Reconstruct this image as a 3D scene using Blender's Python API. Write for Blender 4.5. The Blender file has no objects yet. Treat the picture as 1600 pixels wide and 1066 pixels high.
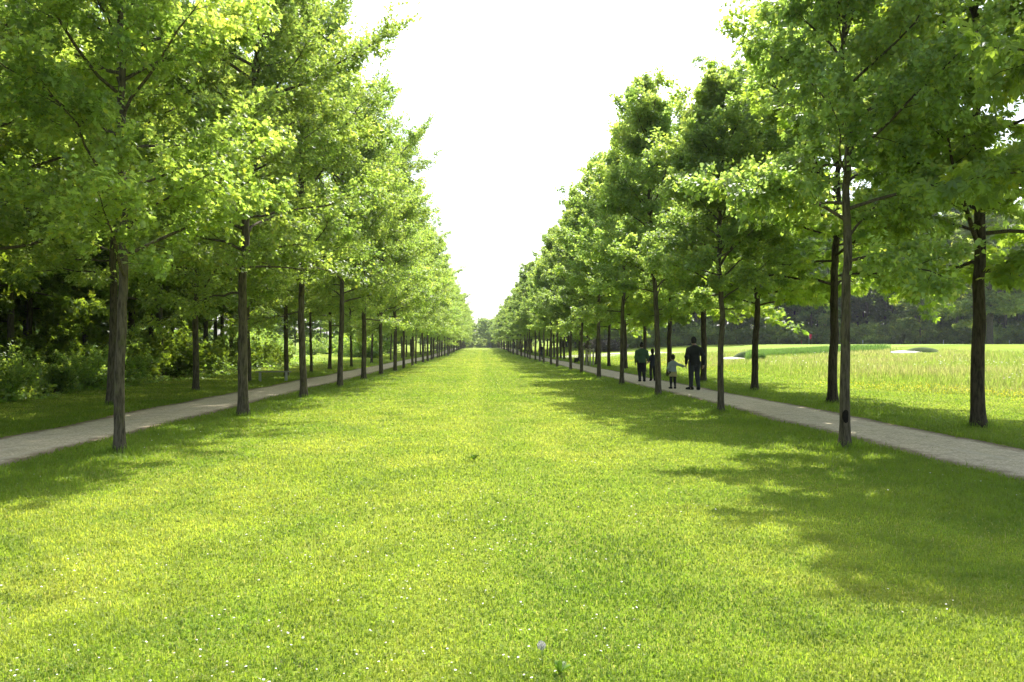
import bpy, math, random
import numpy as np
from math import radians, sin, cos, pi

rng = np.random.default_rng(7)
random.seed(7)
scene = bpy.context.scene
COL = scene.collection

# ------------------------------------------------------------------ camera geometry
F = 1244.0            # focal length in pixels of the 1600 px wide photograph (28 mm)
CAMH = 1.6
HOR = 540.0
YAW = math.atan(48 / F)


def at(px, py, h=0.0):
    """world point on the level z = h seen at pixel (px, py) of the photograph"""
    d = (CAMH - h) * F / (py - HOR)
    return along(px, d)


def along(px, d):
    xc = (px - 800) / F * d
    return (xc * cos(YAW) + d * sin(YAW), d * cos(YAW) - xc * sin(YAW))


def sstep(t):
    t = np.clip(t, 0, 1)
    return t * t * (3 - 2 * t)


def _hash(ix, iy, seed):
    n = (ix.astype(np.int64) * 374761393 + iy.astype(np.int64) * 668265263 + seed * 974711) & 0x7FFFFFFF
    n = ((n ^ (n >> 13)) * 1274126177) & 0x7FFFFFFF
    return ((n ^ (n >> 16)) & 0xFFFF) / 65535.0


def vnoise(x, y, seed=0):
    x = np.asarray(x, float); y = np.asarray(y, float)
    ix = np.floor(x); iy = np.floor(y)
    fx = x - ix; fy = y - iy
    fx = fx * fx * (3 - 2 * fx); fy = fy * fy * (3 - 2 * fy)
    a = _hash(ix, iy, seed); b = _hash(ix + 1, iy, seed)
    c = _hash(ix, iy + 1, seed); d = _hash(ix + 1, iy + 1, seed)
    return (a * (1 - fx) + b * fx) * (1 - fy) + (c * (1 - fx) + d * fx) * fy


def fbm(x, y, seed=0, o=3):
    s = 0; a = 0.5; t = 0
    for k in range(o):
        s = s + a * vnoise(np.asarray(x) * 2 ** k, np.asarray(y) * 2 ** k, seed + k * 17)
        t += a; a *= 0.5
    return s / t


def tz(x, y):
    """height of the ground"""
    x = np.asarray(x, float); y = np.asarray(y, float)
    right = 1.75 * sstep((x - 11) / 55) + 1.1 * sstep((y - 85) / 90) * sstep((x - 10) / 8)
    right = np.minimum(right, 1.75)
    far = 0.75 * sstep((y - 120) / 110) * (1 - sstep((np.abs(x) - 9) / 6))
    left = 0.35 * sstep((-x - 12) / 8)
    z = right + far + left + 7 * sstep((y - 330) / 150)
    z = z + 0.05 * (fbm(x * 0.12, y * 0.12, 3) - 0.5) * sstep((np.abs(x) - 2) / 8)
    return z


def tzf(x, y):
    return float(tz(np.array([x]), np.array([y]))[0])


# ------------------------------------------------------------------ materials
class NT:
    def __init__(self, name):
        self.m = bpy.data.materials.new(name)
        self.m.use_nodes = True
        self.t = self.m.node_tree
        self.t.nodes.clear()
        self.out = self.t.nodes.new('ShaderNodeOutputMaterial')

    def n(self, typ, props=None, **ins):
        nd = self.t.nodes.new(typ)
        for k, v in (props or {}).items():
            setattr(nd, k, v)
        for k, v in ins.items():
            key = int(k[1:]) if k[0] == '_' and k[1:].isdigit() else k.replace('__', ' ')
            s = nd.inputs[key]
            if isinstance(v, bpy.types.NodeSocket):
                self.t.links.new(v, s)
            else:
                s.default_value = v
        return nd

    def noise(self, vec, scale, detail=3, rough=0.55):
        return self.n('ShaderNodeTexNoise', Vector=vec, Scale=scale, Detail=detail, Roughness=rough).outputs['Fac']

    def mix(self, fac, a, b, mode='MIX'):
        nd = self.t.nodes.new('ShaderNodeMix')
        nd.data_type = 'RGBA'; nd.blend_type = mode
        for s, v in ((nd.inputs[0], fac), (nd.inputs[6], a), (nd.inputs[7], b)):
            if isinstance(v, bpy.types.NodeSocket):
                self.t.links.new(v, s)
            else:
                s.default_value = v if not isinstance(v, tuple) else (v + (1,) if len(v) == 3 else v)
        return nd.outputs[2]

    def ramp(self, fac, lo, hi):
        nd = self.n('ShaderNodeMapRange', {'interpolation_type': 'SMOOTHSTEP'}, Value=fac)
        nd.inputs['From Min'].default_value = lo
        nd.inputs['From Max'].default_value = hi
        return nd.outputs[0]

    def math(self, op, a, b=0.0):
        return self.n('ShaderNodeMath', {'operation': op}, _0=a, _1=b).outputs[0]

    def done(self, shader):
        self.t.links.new(shader, self.out.inputs['Surface'])
        return self.m


def c4(c):
    return (c[0], c[1], c[2], 1)


def mat_leaf(name, base, trans, amount=0.45, var=0.25, spec=0.35, rough=0.45):
    """thin leaf: reflects from its face, lets light through"""
    k = NT(name)
    at_ = k.n('ShaderNodeAttribute', {'attribute_name': 'tint'})
    oi = k.n('ShaderNodeObjectInfo')
    # per tree variation
    tree = k.n('ShaderNodeMapRange', Value=oi.outputs['Random'])
    tree.inputs['To Min'].default_value = 1 - var * 0.6
    tree.inputs['To Max'].default_value = 1 + var * 0.6
    b = k.mix(1.0, at_.outputs['Color'], c4(base), 'MULTIPLY')
    t = k.mix(1.0, at_.outputs['Color'], c4(trans), 'MULTIPLY')
    hs = k.n('ShaderNodeHueSaturation', Color=b, Value=tree.outputs[0])
    ht = k.n('ShaderNodeHueSaturation', Color=t, Value=tree.outputs[0])
    p = k.n('ShaderNodeBsdfPrincipled', Base__Color=hs.outputs[0], Roughness=rough)
    p.inputs['Specular IOR Level'].default_value = spec
    tr = k.n('ShaderNodeBsdfTranslucent', Color=ht.outputs[0])
    mx = k.n('ShaderNodeMixShader', _0=amount, _1=p.outputs[0], _2=tr.outputs[0])
    return k.done(mx.outputs[0])


def mat_tinted(name, amount=0.4, spec=0.25, rough=0.55, tgain=1.6):
    """grass and flowers: the colour of each blade is in its own attribute"""
    k = NT(name)
    a = k.n('ShaderNodeAttribute', {'attribute_name': 'tint'})
    p = k.n('ShaderNodeBsdfPrincipled', Base__Color=a.outputs['Color'], Roughness=rough)
    p.inputs['Specular IOR Level'].default_value = spec
    t = k.mix(1.0, a.outputs['Color'], (tgain, tgain, tgain * 0.6), 'MULTIPLY')
    tr = k.n('ShaderNodeBsdfTranslucent', Color=t)
    mx = k.n('ShaderNodeMixShader', _0=amount, _1=p.outputs[0], _2=tr.outputs[0])
    return k.done(mx.outputs[0])


def mat_plain(name, c, rough=0.7, nscale=20, nvar=0.25, bump=0.0, spec=0.3, metal=0):
    k = NT(name)
    tc = k.n('ShaderNodeTexCoord').outputs['Object']
    nz = k.noise(tc, nscale, 4)
    col = k.mix(nz, tuple(v * (1 - nvar) for v in c), tuple(min(1, v * (1 + nvar)) for v in c))
    p = k.n('ShaderNodeBsdfPrincipled', Base__Color=col, Roughness=rough, Metallic=metal)
    p.inputs['Specular IOR Level'].default_value = spec
    if bump:
        bp = k.n('ShaderNodeBump', Strength=bump, Distance=0.01, Height=nz)
        k.t.links.new(bp.outputs[0], p.inputs['Normal'])
    return k.done(p.outputs[0])


def mat_bark(name, c1, c2, moss=(0.10, 0.11, 0.03), mossy=0.5):
    k = NT(name)
    tc = k.n('ShaderNodeTexCoord').outputs['Object']
    mp = k.n('ShaderNodeMapping', Vector=tc)
    mp.inputs['Scale'].default_value = (1, 1, 0.16)
    ridges = k.noise(mp.outputs[0], 26, 5, 0.65)
    blot = k.noise(tc, 5, 4)
    fine = k.noise(tc, 70, 3)
    col = k.mix(k.ramp(ridges, 0.34, 0.62), c1, c2)
    col = k.mix(k.math('MULTIPLY', k.ramp(blot, 0.5, 0.72), mossy), col, moss)
    col = k.mix(k.math('MULTIPLY', k.ramp(fine, 0.60, 0.75), 0.35), col, tuple(min(1, v * 1.8) for v in c2))
    p = k.n('ShaderNodeBsdfPrincipled', Base__Color=col, Roughness=0.9)
    p.inputs['Specular IOR Level'].default_value = 0.15
    bp = k.n('ShaderNodeBump', Strength=0.9, Distance=0.018, Height=k.math('ADD', ridges, k.math('MULTIPLY', fine, 0.3)))
    k.t.links.new(bp.outputs[0], p.inputs['Normal'])
    return k.done(p.outputs[0])


def mat_ground():
    k = NT('lawn_soil')
    tc = k.n('ShaderNodeTexCoord').outputs['Object']
    sp = k.n('ShaderNodeSeparateXYZ', Vector=tc)
    X, Y = sp.outputs[0], sp.outputs[1]
    big = k.noise(tc, 0.22, 4)
    mid = k.noise(tc, 1.1, 4, 0.6)
    fine = k.noise(tc, 14, 5, 0.7)
    mp = k.n('ShaderNodeMapping', Vector=tc)
    mp.inputs['Scale'].default_value = (1.0, 0.05, 1)
    streak = k.noise(mp.outputs[0], 0.9, 3)
    col = k.mix(k.ramp(big, 0.35, 0.65), (0.168, 0.230, 0.024), (0.228, 0.262, 0.038))
    col = k.mix(k.math('MULTIPLY', k.ramp(mid, 0.45, 0.7), 0.55), col, (0.12, 0.195, 0.015))
    col = k.mix(k.math('MULTIPLY', k.ramp(streak, 0.5, 0.7), 0.35), col, (0.235, 0.275, 0.030))
    col = k.mix(k.math('MULTIPLY', k.ramp(fine, 0.48, 0.68), 0.5), col, (0.11, 0.18, 0.014))
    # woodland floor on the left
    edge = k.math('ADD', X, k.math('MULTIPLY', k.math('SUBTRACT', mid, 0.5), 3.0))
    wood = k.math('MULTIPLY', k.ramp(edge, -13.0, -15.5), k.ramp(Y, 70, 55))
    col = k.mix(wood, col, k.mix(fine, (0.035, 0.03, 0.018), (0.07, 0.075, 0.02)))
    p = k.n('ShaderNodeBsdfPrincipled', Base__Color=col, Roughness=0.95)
    p.inputs['Specular IOR Level'].default_value = 0.05
    h = k.math('ADD', k.math('MULTIPLY', fine, 0.7), k.math('MULTIPLY', k.noise(tc, 60, 2), 0.4))
    bp = k.n('ShaderNodeBump', Strength=0.8, Distance=0.05, Height=h)
    k.t.links.new(bp.outputs[0], p.inputs['Normal'])
    return k.done(p.outputs[0])


def mat_path():
    k = NT('path_gravel')
    tc = k.n('ShaderNodeTexCoord').outputs['Object']
    uv = k.n('ShaderNodeAttribute', {'attribute_name': 'edge'})
    grit = k.noise(tc, 26, 6, 0.8)
    mid = k.noise(tc, 3.2, 5, 0.65)
    vor = k.n('ShaderNodeTexVoronoi', Vector=tc, Scale=38.0).outputs['Distance']
    mp = k.n('ShaderNodeMapping', Vector=tc)
    mp.inputs['Scale'].default_value = (1, 0.12, 1)
    tracks = k.noise(mp.outputs[0], 3.5, 3)
    col = k.mix(k.ramp(grit, 0.38, 0.64), (0.38, 0.305, 0.20), (0.72, 0.605, 0.43))
    col = k.mix(k.math('MULTIPLY', k.ramp(mid, 0.45, 0.7), 0.5), col, (0.30, 0.25, 0.18))
    col = k.mix(k.math('MULTIPLY', k.ramp(tracks, 0.5, 0.7), 0.4), col, (0.53, 0.46, 0.35))
    col = k.mix(k.math('MULTIPLY', k.ramp(vor, 0.10, 0.0), 0.6), col, (0.13, 0.115, 0.09))
    # fallen bud scales and soil at the edges
    e = k.math('ADD', uv.outputs['Fac'], k.math('MULTIPLY', k.math('SUBTRACT', mid, 0.5), 0.5))
    col = k.mix(k.math('MULTIPLY', k.ramp(e, 0.62, 0.95), 0.85), col, k.mix(grit, (0.10, 0.062, 0.032), (0.21, 0.14, 0.085)))
    p = k.n('ShaderNodeBsdfPrincipled', Base__Color=col, Roughness=0.9)
    p.inputs['Specular IOR Level'].default_value = 0.15
    bp = k.n('ShaderNodeBump', Strength=0.7, Distance=0.012, Height=k.math('ADD', grit, k.math('MULTIPLY', mid, 1.5)))
    k.t.links.new(bp.outputs[0], p.inputs['Normal'])
    return k.done(p.outputs[0])


M_GROUND = mat_ground()
M_PATH = mat_path()
M_GRASS = mat_tinted('grass_blade', 0.5, 0.2, 0.5, 1.7)
M_FLOWER = mat_tinted('flower_petal', 0.25, 0.15, 0.7, 1.0)
M_BARK = mat_bark('bark_grey', (0.042, 0.034, 0.022), (0.125, 0.103, 0.068))
M_BARK2 = mat_bark('bark_brown', (0.024, 0.018, 0.012), (0.075, 0.058, 0.038), mossy=0.25)
M_BARKW = mat_bark('bark_wood', (0.03, 0.025, 0.018), (0.11, 0.095, 0.07))
M_MAPLE = mat_leaf('leaf_fresh', (0.150, 0.200, 0.042), (0.45, 0.62, 0.080), 0.55, spec=0.5)
M_LIME = mat_leaf('leaf_lime', (0.138, 0.197, 0.058), (0.44, 0.61, 0.092), 0.55, spec=0.5)
M_CHEST = mat_leaf('leaf_chestnut', (0.105, 0.165, 0.040), (0.45, 0.63, 0.055), 0.54, spec=0.45)
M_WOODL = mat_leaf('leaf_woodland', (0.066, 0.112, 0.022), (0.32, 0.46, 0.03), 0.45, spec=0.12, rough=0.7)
M_SHRUB = mat_leaf('leaf_shrub', (0.125, 0.205, 0.045), (0.44, 0.62, 0.07), 0.48)
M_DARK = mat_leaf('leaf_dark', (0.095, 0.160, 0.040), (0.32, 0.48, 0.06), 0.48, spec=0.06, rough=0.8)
M_OAK = mat_leaf('leaf_oak', (0.15, 0.21, 0.055), (0.42, 0.54, 0.09), 0.5, spec=0.08, rough=0.75)
M_GREYSH = mat_leaf('leaf_greyish', (0.09, 0.085, 0.06), (0.12, 0.12, 0.07), 0.25, spec=0.05, rough=0.8)


# ------------------------------------------------------------------ mesh building
def mesh_np(name, verts, faces_list, tint=None, smooth=False, extra=None):
    """faces_list: arrays (n, k) of vertex indices, any k"""
    me = bpy.data.meshes.new(name)
    verts = np.ascontiguousarray(verts, np.float32)
    nv = len(verts)
    me.vertices.add(nv)
    me.vertices.foreach_set('co', verts.ravel())
    loops = np.concatenate([f.ravel() for f in faces_list]).astype(np.int32)
    sizes = np.concatenate([np.full(len(f), f.shape[1], np.int32) for f in faces_list])
    starts = np.concatenate([[0], np.cumsum(sizes)[:-1]]).astype(np.int32)
    me.loops.add(len(loops))
    me.loops.foreach_set('vertex_index', loops)
    me.polygons.add(len(sizes))
    me.polygons.foreach_set('loop_start', starts)
    if smooth:
        me.polygons.foreach_set('use_smooth', np.ones(len(sizes), bool))
    me.update(calc_edges=True)
    if tint is not None:
        a = me.attributes.new('tint', 'FLOAT_COLOR', 'POINT')
        t = np.ones((nv, 4), np.float32); t[:, :3] = tint
        a.data.foreach_set('color', t.ravel())
    for k, v in (extra or {}).items():
        a = me.attributes.new(k, 'FLOAT', 'POINT')
        a.data.foreach_set('value', np.ascontiguousarray(v, np.float32))
    me.validate()
    return me


def link(name, me, mat=None, parent=None, loc=None):
    o = bpy.data.objects.new(name, me)
    COL.objects.link(o)
    if mat is not None and me is not None and not me.materials:
        me.materials.append(mat)
    if parent is not None:
        o.parent = parent
    if loc is not None:
        o.location = loc
    return o


def tag(o, label=None, cat=None, group=None, kind=None):
    if label: o['label'] = label
    if cat: o['category'] = cat
    if group: o['group'] = group
    if kind: o['kind'] = kind
    return o


def empty(name, loc, rz=0.0, sc=1.0):
    o = bpy.data.objects.new(name, None)
    o.empty_display_size = 0.3
    COL.objects.link(o)
    o.location = loc; o.rotation_euler = (0, 0, rz)
    o.scale = (sc, sc, sc) if not isinstance(sc, tuple) else sc
    return o


def copy_tree(o, parent=None):
    c = o.copy()
    COL.objects.link(c)
    c.parent = parent
    for ch in o.children:
        copy_tree(ch, c)
    return c


class MB:
    """collects tubes, boxes, sheets into one mesh"""
    def __init__(self):
        self.v = []; self.f = {}; self.n = 0

    def add(self, verts, faces):
        verts = np.asarray(verts, float)
        for f in faces:
            self.f.setdefault(len(f), []).append([i + self.n for i in f])
        self.v.append(verts); self.n += len(verts)

    def addq(self, verts, quads):
        verts = np.asarray(verts, float)
        self.f.setdefault(4, []).extend((np.asarray(quads) + self.n).tolist())
        self.v.append(verts); self.n += len(verts)

    def tube(self, pts, rad, sides=6, cap=True, wob=None):
        pts = np.asarray(pts, float); n = len(pts)
        rad = np.broadcast_to(np.asarray(rad, float), (n,))
        tan = np.gradient(pts, axis=0)
        tan /= np.linalg.norm(tan, axis=1, keepdims=True) + 1e-9
        ref = np.array([1.0, 0.02, 0.03]) if abs(tan[0, 0]) < 0.8 else np.array([0.02, 1.0, 0.03])
        u = np.cross(tan, ref); u /= np.linalg.norm(u, axis=1, keepdims=True) + 1e-9
        w = np.cross(tan, u)
        a = np.linspace(0, 2 * pi, sides, endpoint=False)
        r = rad[:, None] * np.ones(sides)[None]
        if wob is not None:
            r = r * wob(a[None, :], np.arange(n)[:, None], pts)
        ring = pts[:, None] + r[..., None] * (u[:, None] * np.cos(a)[None, :, None] + w[:, None] * np.sin(a)[None, :, None])
        i = np.arange(n - 1)[:, None] * sides; j = np.arange(sides)[None]
        j2 = (j + 1) % sides
        q = np.stack([i + j, i + sides + j, i + sides + j2, i + j2], -1).reshape(-1, 4)
        vs = ring.reshape(-1, 3)
        base = self.n
        self.addq(vs, q)
        if cap:
            self.f.setdefault(sides, []).append([base + k for k in range(sides)])
            self.f.setdefault(sides, []).append([base + (n - 1) * sides + k for k in reversed(range(sides))])

    def box(self, c, s, rz=0.0, taper=1.0):
        cx, cy, cz = c; x, y, z = s[0] / 2, s[1] / 2, s[2] / 2
        v = []
        for dz, t in ((-z, 1.0), (z, taper)):
            for dx, dy in ((-x, -y), (x, -y), (x, y), (-x, y)):
                X, Y = dx * t, dy * t
                v.append((cx + X * cos(rz) - Y * sin(rz), cy + X * sin(rz) + Y * cos(rz), cz + dz))
        self.add(v, [(3, 2, 1, 0), (4, 5, 6, 7), (0, 1, 5, 4), (1, 2, 6, 5), (2, 3, 7, 6), (3, 0, 4, 7)])

    def mesh(self, name, smooth=False):
        return mesh_np(name, np.concatenate(self.v), [np.array(x) for x in self.f.values()], smooth=smooth)

    def build(self, name, mat, parent=None, smooth=False, bevel=0.0):
        o = link(name, self.mesh(name, smooth), mat, parent)
        if bevel:
            b = o.modifiers.new('bevel', 'BEVEL'); b.width = bevel; b.segments = 2
        return o


# leaf outlines (x across, y along, z fold), faces
def leaf_shape(kind):
    if kind == 'maple':
        L = [(0, 0, 0), (-.40, .08, .06), (-.24, .30, .04), (-.52, .58, .05), (-.17, .62, .03), (0, 1, -.08)]
        R = [(-x, y, z) for x, y, z in L[1:5]]
        v = np.array(L + R); f = [np.array([[0, 5, 4, 3, 2, 1]]), np.array([[0, 6, 7, 8, 9, 5]])]
    elif kind == 'lime':
        L = [(0, 0, 0), (-.40, .10, .07), (-.46, .45, .08), (0, 1, -.1)]
        R = [(-x, y, z) for x, y, z in L[1:3]]
        v = np.array(L + R); f = [np.array([[0, 3, 2, 1]]), np.array([[0, 4, 5, 3]])]
    elif kind == 'chestnut':
        V = []; fa = []
        for k, (ang, ln) in enumerate(((-75, .68), (-38, .9), (0, 1.0), (38, .9), (75, .68))):
            a = radians(ang)
            for x, y, z in ((0, .04, 0), (-.19, .66, .04), (0, 1, -.18), (.19, .66, .04), (0, .6, -.03)):
                X = x * cos(a) + y * sin(a); Y = -x * sin(a) + y * cos(a)
                V.append((X * ln, Y * ln, z * ln))
            b = k * 5
            fa += [[b, b + 4, b + 2, b + 1], [b, b + 3, b + 2, b + 4]]
        v = np.array(V); f = [np.array(fa)]
    elif kind == 'spray':      # a twig end of three leaves, for trees far away
        V = []; fa = []
        for k, (ang, ln) in enumerate(((-62, .8), (0, 1.0), (58, .85))):
            a = radians(ang)
            for x, y, z in ((0, .03, 0), (-.24, .5, .06), (0, 1, -.12), (.24, .5, .06)):
                X = x * cos(a) + y * sin(a); Y = -x * sin(a) + y * cos(a)
                V.append((X * ln, Y * ln, z * ln))
            b = k * 4
            fa += [[b, b + 3, b + 2, b + 1]]
        v = np.array(V); f = [np.array(fa)]
    return v, f


def scatter(pos, out, size, kind, R, tint, droop=0.35, flat=0.6):
    """leaf meshes at pos; out = outward direction of the tip; tint (n,3)"""
    n = len(pos)
    v, fl = leaf_shape(kind)
    y = out + R.normal(0, 0.45, (n, 3)); y[:, 2] -= droop
    y /= np.linalg.norm(y, axis=1, keepdims=True) + 1e-9
    up = np.array([0, 0, 1.0]) * flat + R.normal(0, 0.42, (n, 3))
    z = up - (up * y).sum(1, keepdims=True) * y
    z /= np.linalg.norm(z, axis=1, keepdims=True) + 1e-9
    x = np.cross(y, z)
    s = (size * R.uniform(0.65, 1.2, n))[:, None, None]
    P = pos[:, None] + s * (v[None, :, 0, None] * x[:, None] + v[None, :, 1, None] * y[:, None] + v[None, :, 2, None] * z[:, None])
    m = len(v)
    faces = [(f[None] + (np.arange(n) * m)[:, None, None]).reshape(-1, f.shape[1]) for f in fl]
    return P.reshape(-1, 3), faces, np.repeat(tint, m, 0)


def leaf_tint(n, R, pos, spread=0.22, yellow=0.12):
    clump = fbm(pos[:, 0] * 1.1 + pos[:, 2] * 0.7, pos[:, 1] * 1.1 - pos[:, 2] * 0.6, 5, 2)
    g = 1 + spread * R.normal(0, 0.6, n) + 0.5 * (clump - 0.5)
    g = np.clip(g, 0.45, 1.7)
    yl = R.random(n) < yellow
    t = np.stack([g, g, g], 1)
    t[:, 0] *= 1 + 0.25 * (clump - 0.5) + 0.35 * yl
    t[:, 1] *= 1 + 0.12 * yl
    t[:, 2] *= R.uniform(0.7, 1.5, n)
    return t


def polyline(a, d, L, bend, n, R, jit=0.05):
    """branch from a in direction d, bending towards 'bend'"""
    t = np.linspace(0, 1, n)[:, None]
    w = np.cumsum(R.normal(0, jit, (n, 3)), 0) * L / n
    w[0] = 0
    return a + d * L * t + np.asarray(bend) * L * t ** 2 + w


def make_tree(name, seed, H, base, rmax, nleaf, lsize, lkind, mleaf, mbark, r0=0.1, nlimb=30, top='point',
              elev=(20, 62), sides=10, sec_step=0.34, fork=0, wide=1.0, droop=0.35, flat=0.6, fill=1.0, ymul=0.12,
              low=0.62, limb_geo=True):
    R = np.random.default_rng(seed)
    mb = MB()
    # trunk
    nz_ = int(H / 0.22) + 2
    tz_ = np.linspace(-0.25, H * 0.96, nz_)
    wx = np.cumsum(R.normal(0, 0.010, nz_)); wy = np.cumsum(R.normal(0, 0.010, nz_))
    wx -= np.interp(0, tz_, wx); wy -= np.interp(0, tz_, wy)
    wx = wx * np.clip(tz_, 0, None) / H; wy = wy * np.clip(tz_, 0, None) / H
    tr = np.stack([wx * 5.0, wy * 5.0, tz_], 1)
    u = np.clip(tz_ / H, 0, 1)
    rad = r0 * (1 - u) ** 0.75 * (1 + 0.48 * np.exp(-np.clip(tz_, 0, 9) / 0.15)) + 0.006
    ph = R.uniform(0, 6.28, 6)
    knots = [(R.uniform(0.6, base), R.uniform(0, 6.28), R.uniform(0.05, 0.16)) for _ in range(5)]

    def wob(a, i, pts):
        z = pts[:, 2][:, None]
        w = 1 + 0.055 * np.sin(3 * a + ph[0] + z * 0.5) + 0.04 * np.sin(5 * a + ph[1] - z * 0.8) + 0.03 * np.sin(z * 3.1 + ph[2] + a)
        w = w + 0.13 * np.exp(-np.clip(z, 0, 9) / 0.12) * np.sin(4 * a + ph[3])
        for kz, ka, kr in knots:
            w = w + kr * np.exp(-((z - kz) / 0.11) ** 2) * np.exp(-((np.angle(np.exp(1j * (a - ka)))) / 0.5) ** 2)
        return w
    mb.tube(tr, rad, max(sides, 8), True, wob)
    tips = []; outs = []

    def tpos(z):
        return np.array([np.interp(z, tz_, tr[:, 0]), np.interp(z, tz_, tr[:, 1]), z])
    az = R.uniform(0, 6.28)
    for i in range(nlimb):
        q = (i + R.uniform(0, 0.9)) / nlimb
        q = q ** 0.85
        z0 = base + (H * 0.955 - base) * q
        az += 2.399 + R.normal(0, 0.35)
        if top == 'point':
            prof = min(1, low + 1.9 * q) * (1 - q ** 1.35) ** 0.95 + 0.02
        else:
            prof = min(1, low + 1.5 * q) * (1 - q ** 3.2) ** 0.8 + 0.06
        L = rmax * prof * R.uniform(0.72, 1.18)
        e = radians(elev[0] + (elev[1] - elev[0]) * q + R.normal(0, 11 - 5 * q))
        e = max(e, radians(3)) if elev[0] > 0 else e
        L = L / max(0.45, cos(e)) * 0.92
        d = np.array([cos(az) * cos(e) * wide, sin(az) * cos(e) * wide, sin(e)])
        a = tpos(z0)
        bend = np.array([0, 0, R.uniform(-0.24, 0.06) * (1.2 - q)]) + R.normal(0, 0.05, 3)
        n = 7
        pl = polyline(a, d, L, bend, n, R, 0.10)
        rr = (0.007 + 0.0085 * L) * (r0 / 0.1) ** 0.6
        rl = rr * (1 - np.linspace(0, 1, n)) ** 0.8 + 0.004
        if limb_geo:
            mb.tube(pl, rl, 5, False)
        # side shoots
        ns = max(3, int(L / sec_step))
        for s in range(ns + 1):
            t = 0.18 + 0.82 * (s + R.uniform(0, 0.6)) / (ns + 0.6)
            t = min(t, 1.0)
            p = np.array([np.interp(t, np.linspace(0, 1, n), pl[:, k]) for k in range(3)])
            dirn = pl[min(n - 1, int(t * (n - 1)) + 1)] - pl[max(0, int(t * (n - 1)) - 1)]
            dirn /= np.linalg.norm(dirn) + 1e-9
            side = np.cross(dirn, [0, 0, 1.0]); side /= np.linalg.norm(side) + 1e-9
            sg = 1 if s % 2 else -1
            sd = dirn * 0.65 + side * sg * R.uniform(0.5, 1.0) + np.array([0, 0, R.uniform(-0.35, 0.45)])
            if s == ns:
                sd = dirn + R.normal(0, 0.1, 3)
            sd /= np.linalg.norm(sd)
            SL = max(0.14 + 0.14 * min(1, L), (0.46 * L * (1 - 0.62 * t)) * R.uniform(0.7, 1.25)) * fill
            sp = polyline(p, sd, SL, (0, 0, -0.08), 5, R, 0.12)
            if limb_geo and SL > 0.35:
                mb.tube(sp, np.linspace(0.0085, 0.003, 5) * (r0 / 0.1) ** 0.5, 3, False)
            # leaves hang on the shoot and on twigs off it
            nt = max(3, int(SL / 0.11))
            for w in range(nt):
                tt = 0.15 + 0.85 * (w + 0.5) / nt
                b = np.array([np.interp(tt, np.linspace(0, 1, 5), sp[:, k]) for k in range(3)])
                td = sd * 0.5 + R.normal(0, 0.55, 3) * np.array([1, 1, 0.6])
                td /= np.linalg.norm(td)
                TL = R.uniform(0.12, 0.52) * (0.8 + 0.06 * rmax) * min(1.0, max(0.25, L / (0.5 * rmax)))
                for lf in range(4):
                    tips.append(b + td * TL * (lf + 0.6) / 4)
                    outs.append(td)
    tips = np.array(tips); outs = np.array(outs)
    # leader
    k = max(30, len(tips) // 60)
    zz = R.uniform(H * 0.88, H * 1.0, k)
    lead = np.stack([np.interp(zz, tz_, tr[:, 0]), np.interp(zz, tz_, tr[:, 1]), zz], 1) + R.normal(0, 0.06 * rmax / 2.7, (k, 3)) * (1.15 - (zz - H * .88) / (H * .12))[:, None]
    tips = np.concatenate([tips, lead]); outs = np.concatenate([outs, R.normal(0, 0.6, (k, 3)) + [0, 0, 0.4]])
    idx = R.choice(len(tips), nleaf, replace=len(tips) < nleaf)
    pos = tips[idx] + R.normal(0, 0.07, (nleaf, 3))
    P, Fc, T = scatter(pos, outs[idx], lsize, lkind, R, leaf_tint(nleaf, R, pos, yellow=ymul), droop, flat)
    trunk = mb.mesh('trunk', True); trunk.materials.append(mbark)
    crown = mesh_np('crown', P, Fc, T); crown.materials.append(mleaf)
    return {'name': name, 'trunk': trunk, 'crown': crown, 'H': H, 'n': len(tips)}


def plant_tree(proto, loc, rz, sc, label, cat, group):
    e = empty(proto['name'], loc, rz, sc)
    tag(e, label, cat, group)
    link('trunk', proto['trunk'], None, e)
    link('crown', proto['crown'], None, e)
    return e


def make_shrub(name, seed, h, r, nleaf, lsize, lkind, mleaf, mbark=None, nstem=26, flat=0.7):
    R = np.random.default_rng(seed)
    mb = MB(); tips = []; outs = []
    for i in range(nstem):
        a = R.uniform(0, 6.28); lean = R.uniform(0.05, 1.15)
        d = np.array([cos(a) * sin(lean), sin(a) * sin(lean), cos(lean)])
        L = (h * cos(lean) ** 1.0 + r * sin(lean)) * R.uniform(0.6, 1.1)
        p0 = np.array([cos(a) * r * 0.15, sin(a) * r * 0.15, -0.05])
        pl = polyline(p0, d, L, (0, 0, -0.2), 6, R, 0.15)
        mb.tube(pl, np.linspace(0.014, 0.004, 6) * (h / 1.4) ** 0.7, 4, False)
        for s in range(16):
            t = R.uniform(0.12, 1)
            b = np.array([np.interp(t, np.linspace(0, 1, 6), pl[:, k]) for k in range(3)])
            td = d * 0.5 + R.normal(0, 0.6, 3); td /= np.linalg.norm(td)
            TL = R.uniform(0.12, 0.40) * h / 1.4
            for lf in range(4):
                q = b + td * TL * (lf + 1) / 4
                q[2] = abs(q[2])
                tips.append(q); outs.append(td)
    tips = np.array(tips); outs = np.array(outs)
    idx = R.choice(len(tips), nleaf, replace=len(tips) < nleaf)
    pos = tips[idx] + R.normal(0, 0.05, (nleaf, 3))
    P, Fc, T = scatter(pos, outs[idx], lsize, lkind, R, leaf_tint(nleaf, R, pos), 0.25, flat)
    st = mb.mesh('stems', True); st.materials.append(mbark or M_BARKW)
    fo = mesh_np('foliage', P, Fc, T); fo.materials.append(mleaf)
    return {'name': name, 'stem': st, 'foliage': fo}


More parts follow.
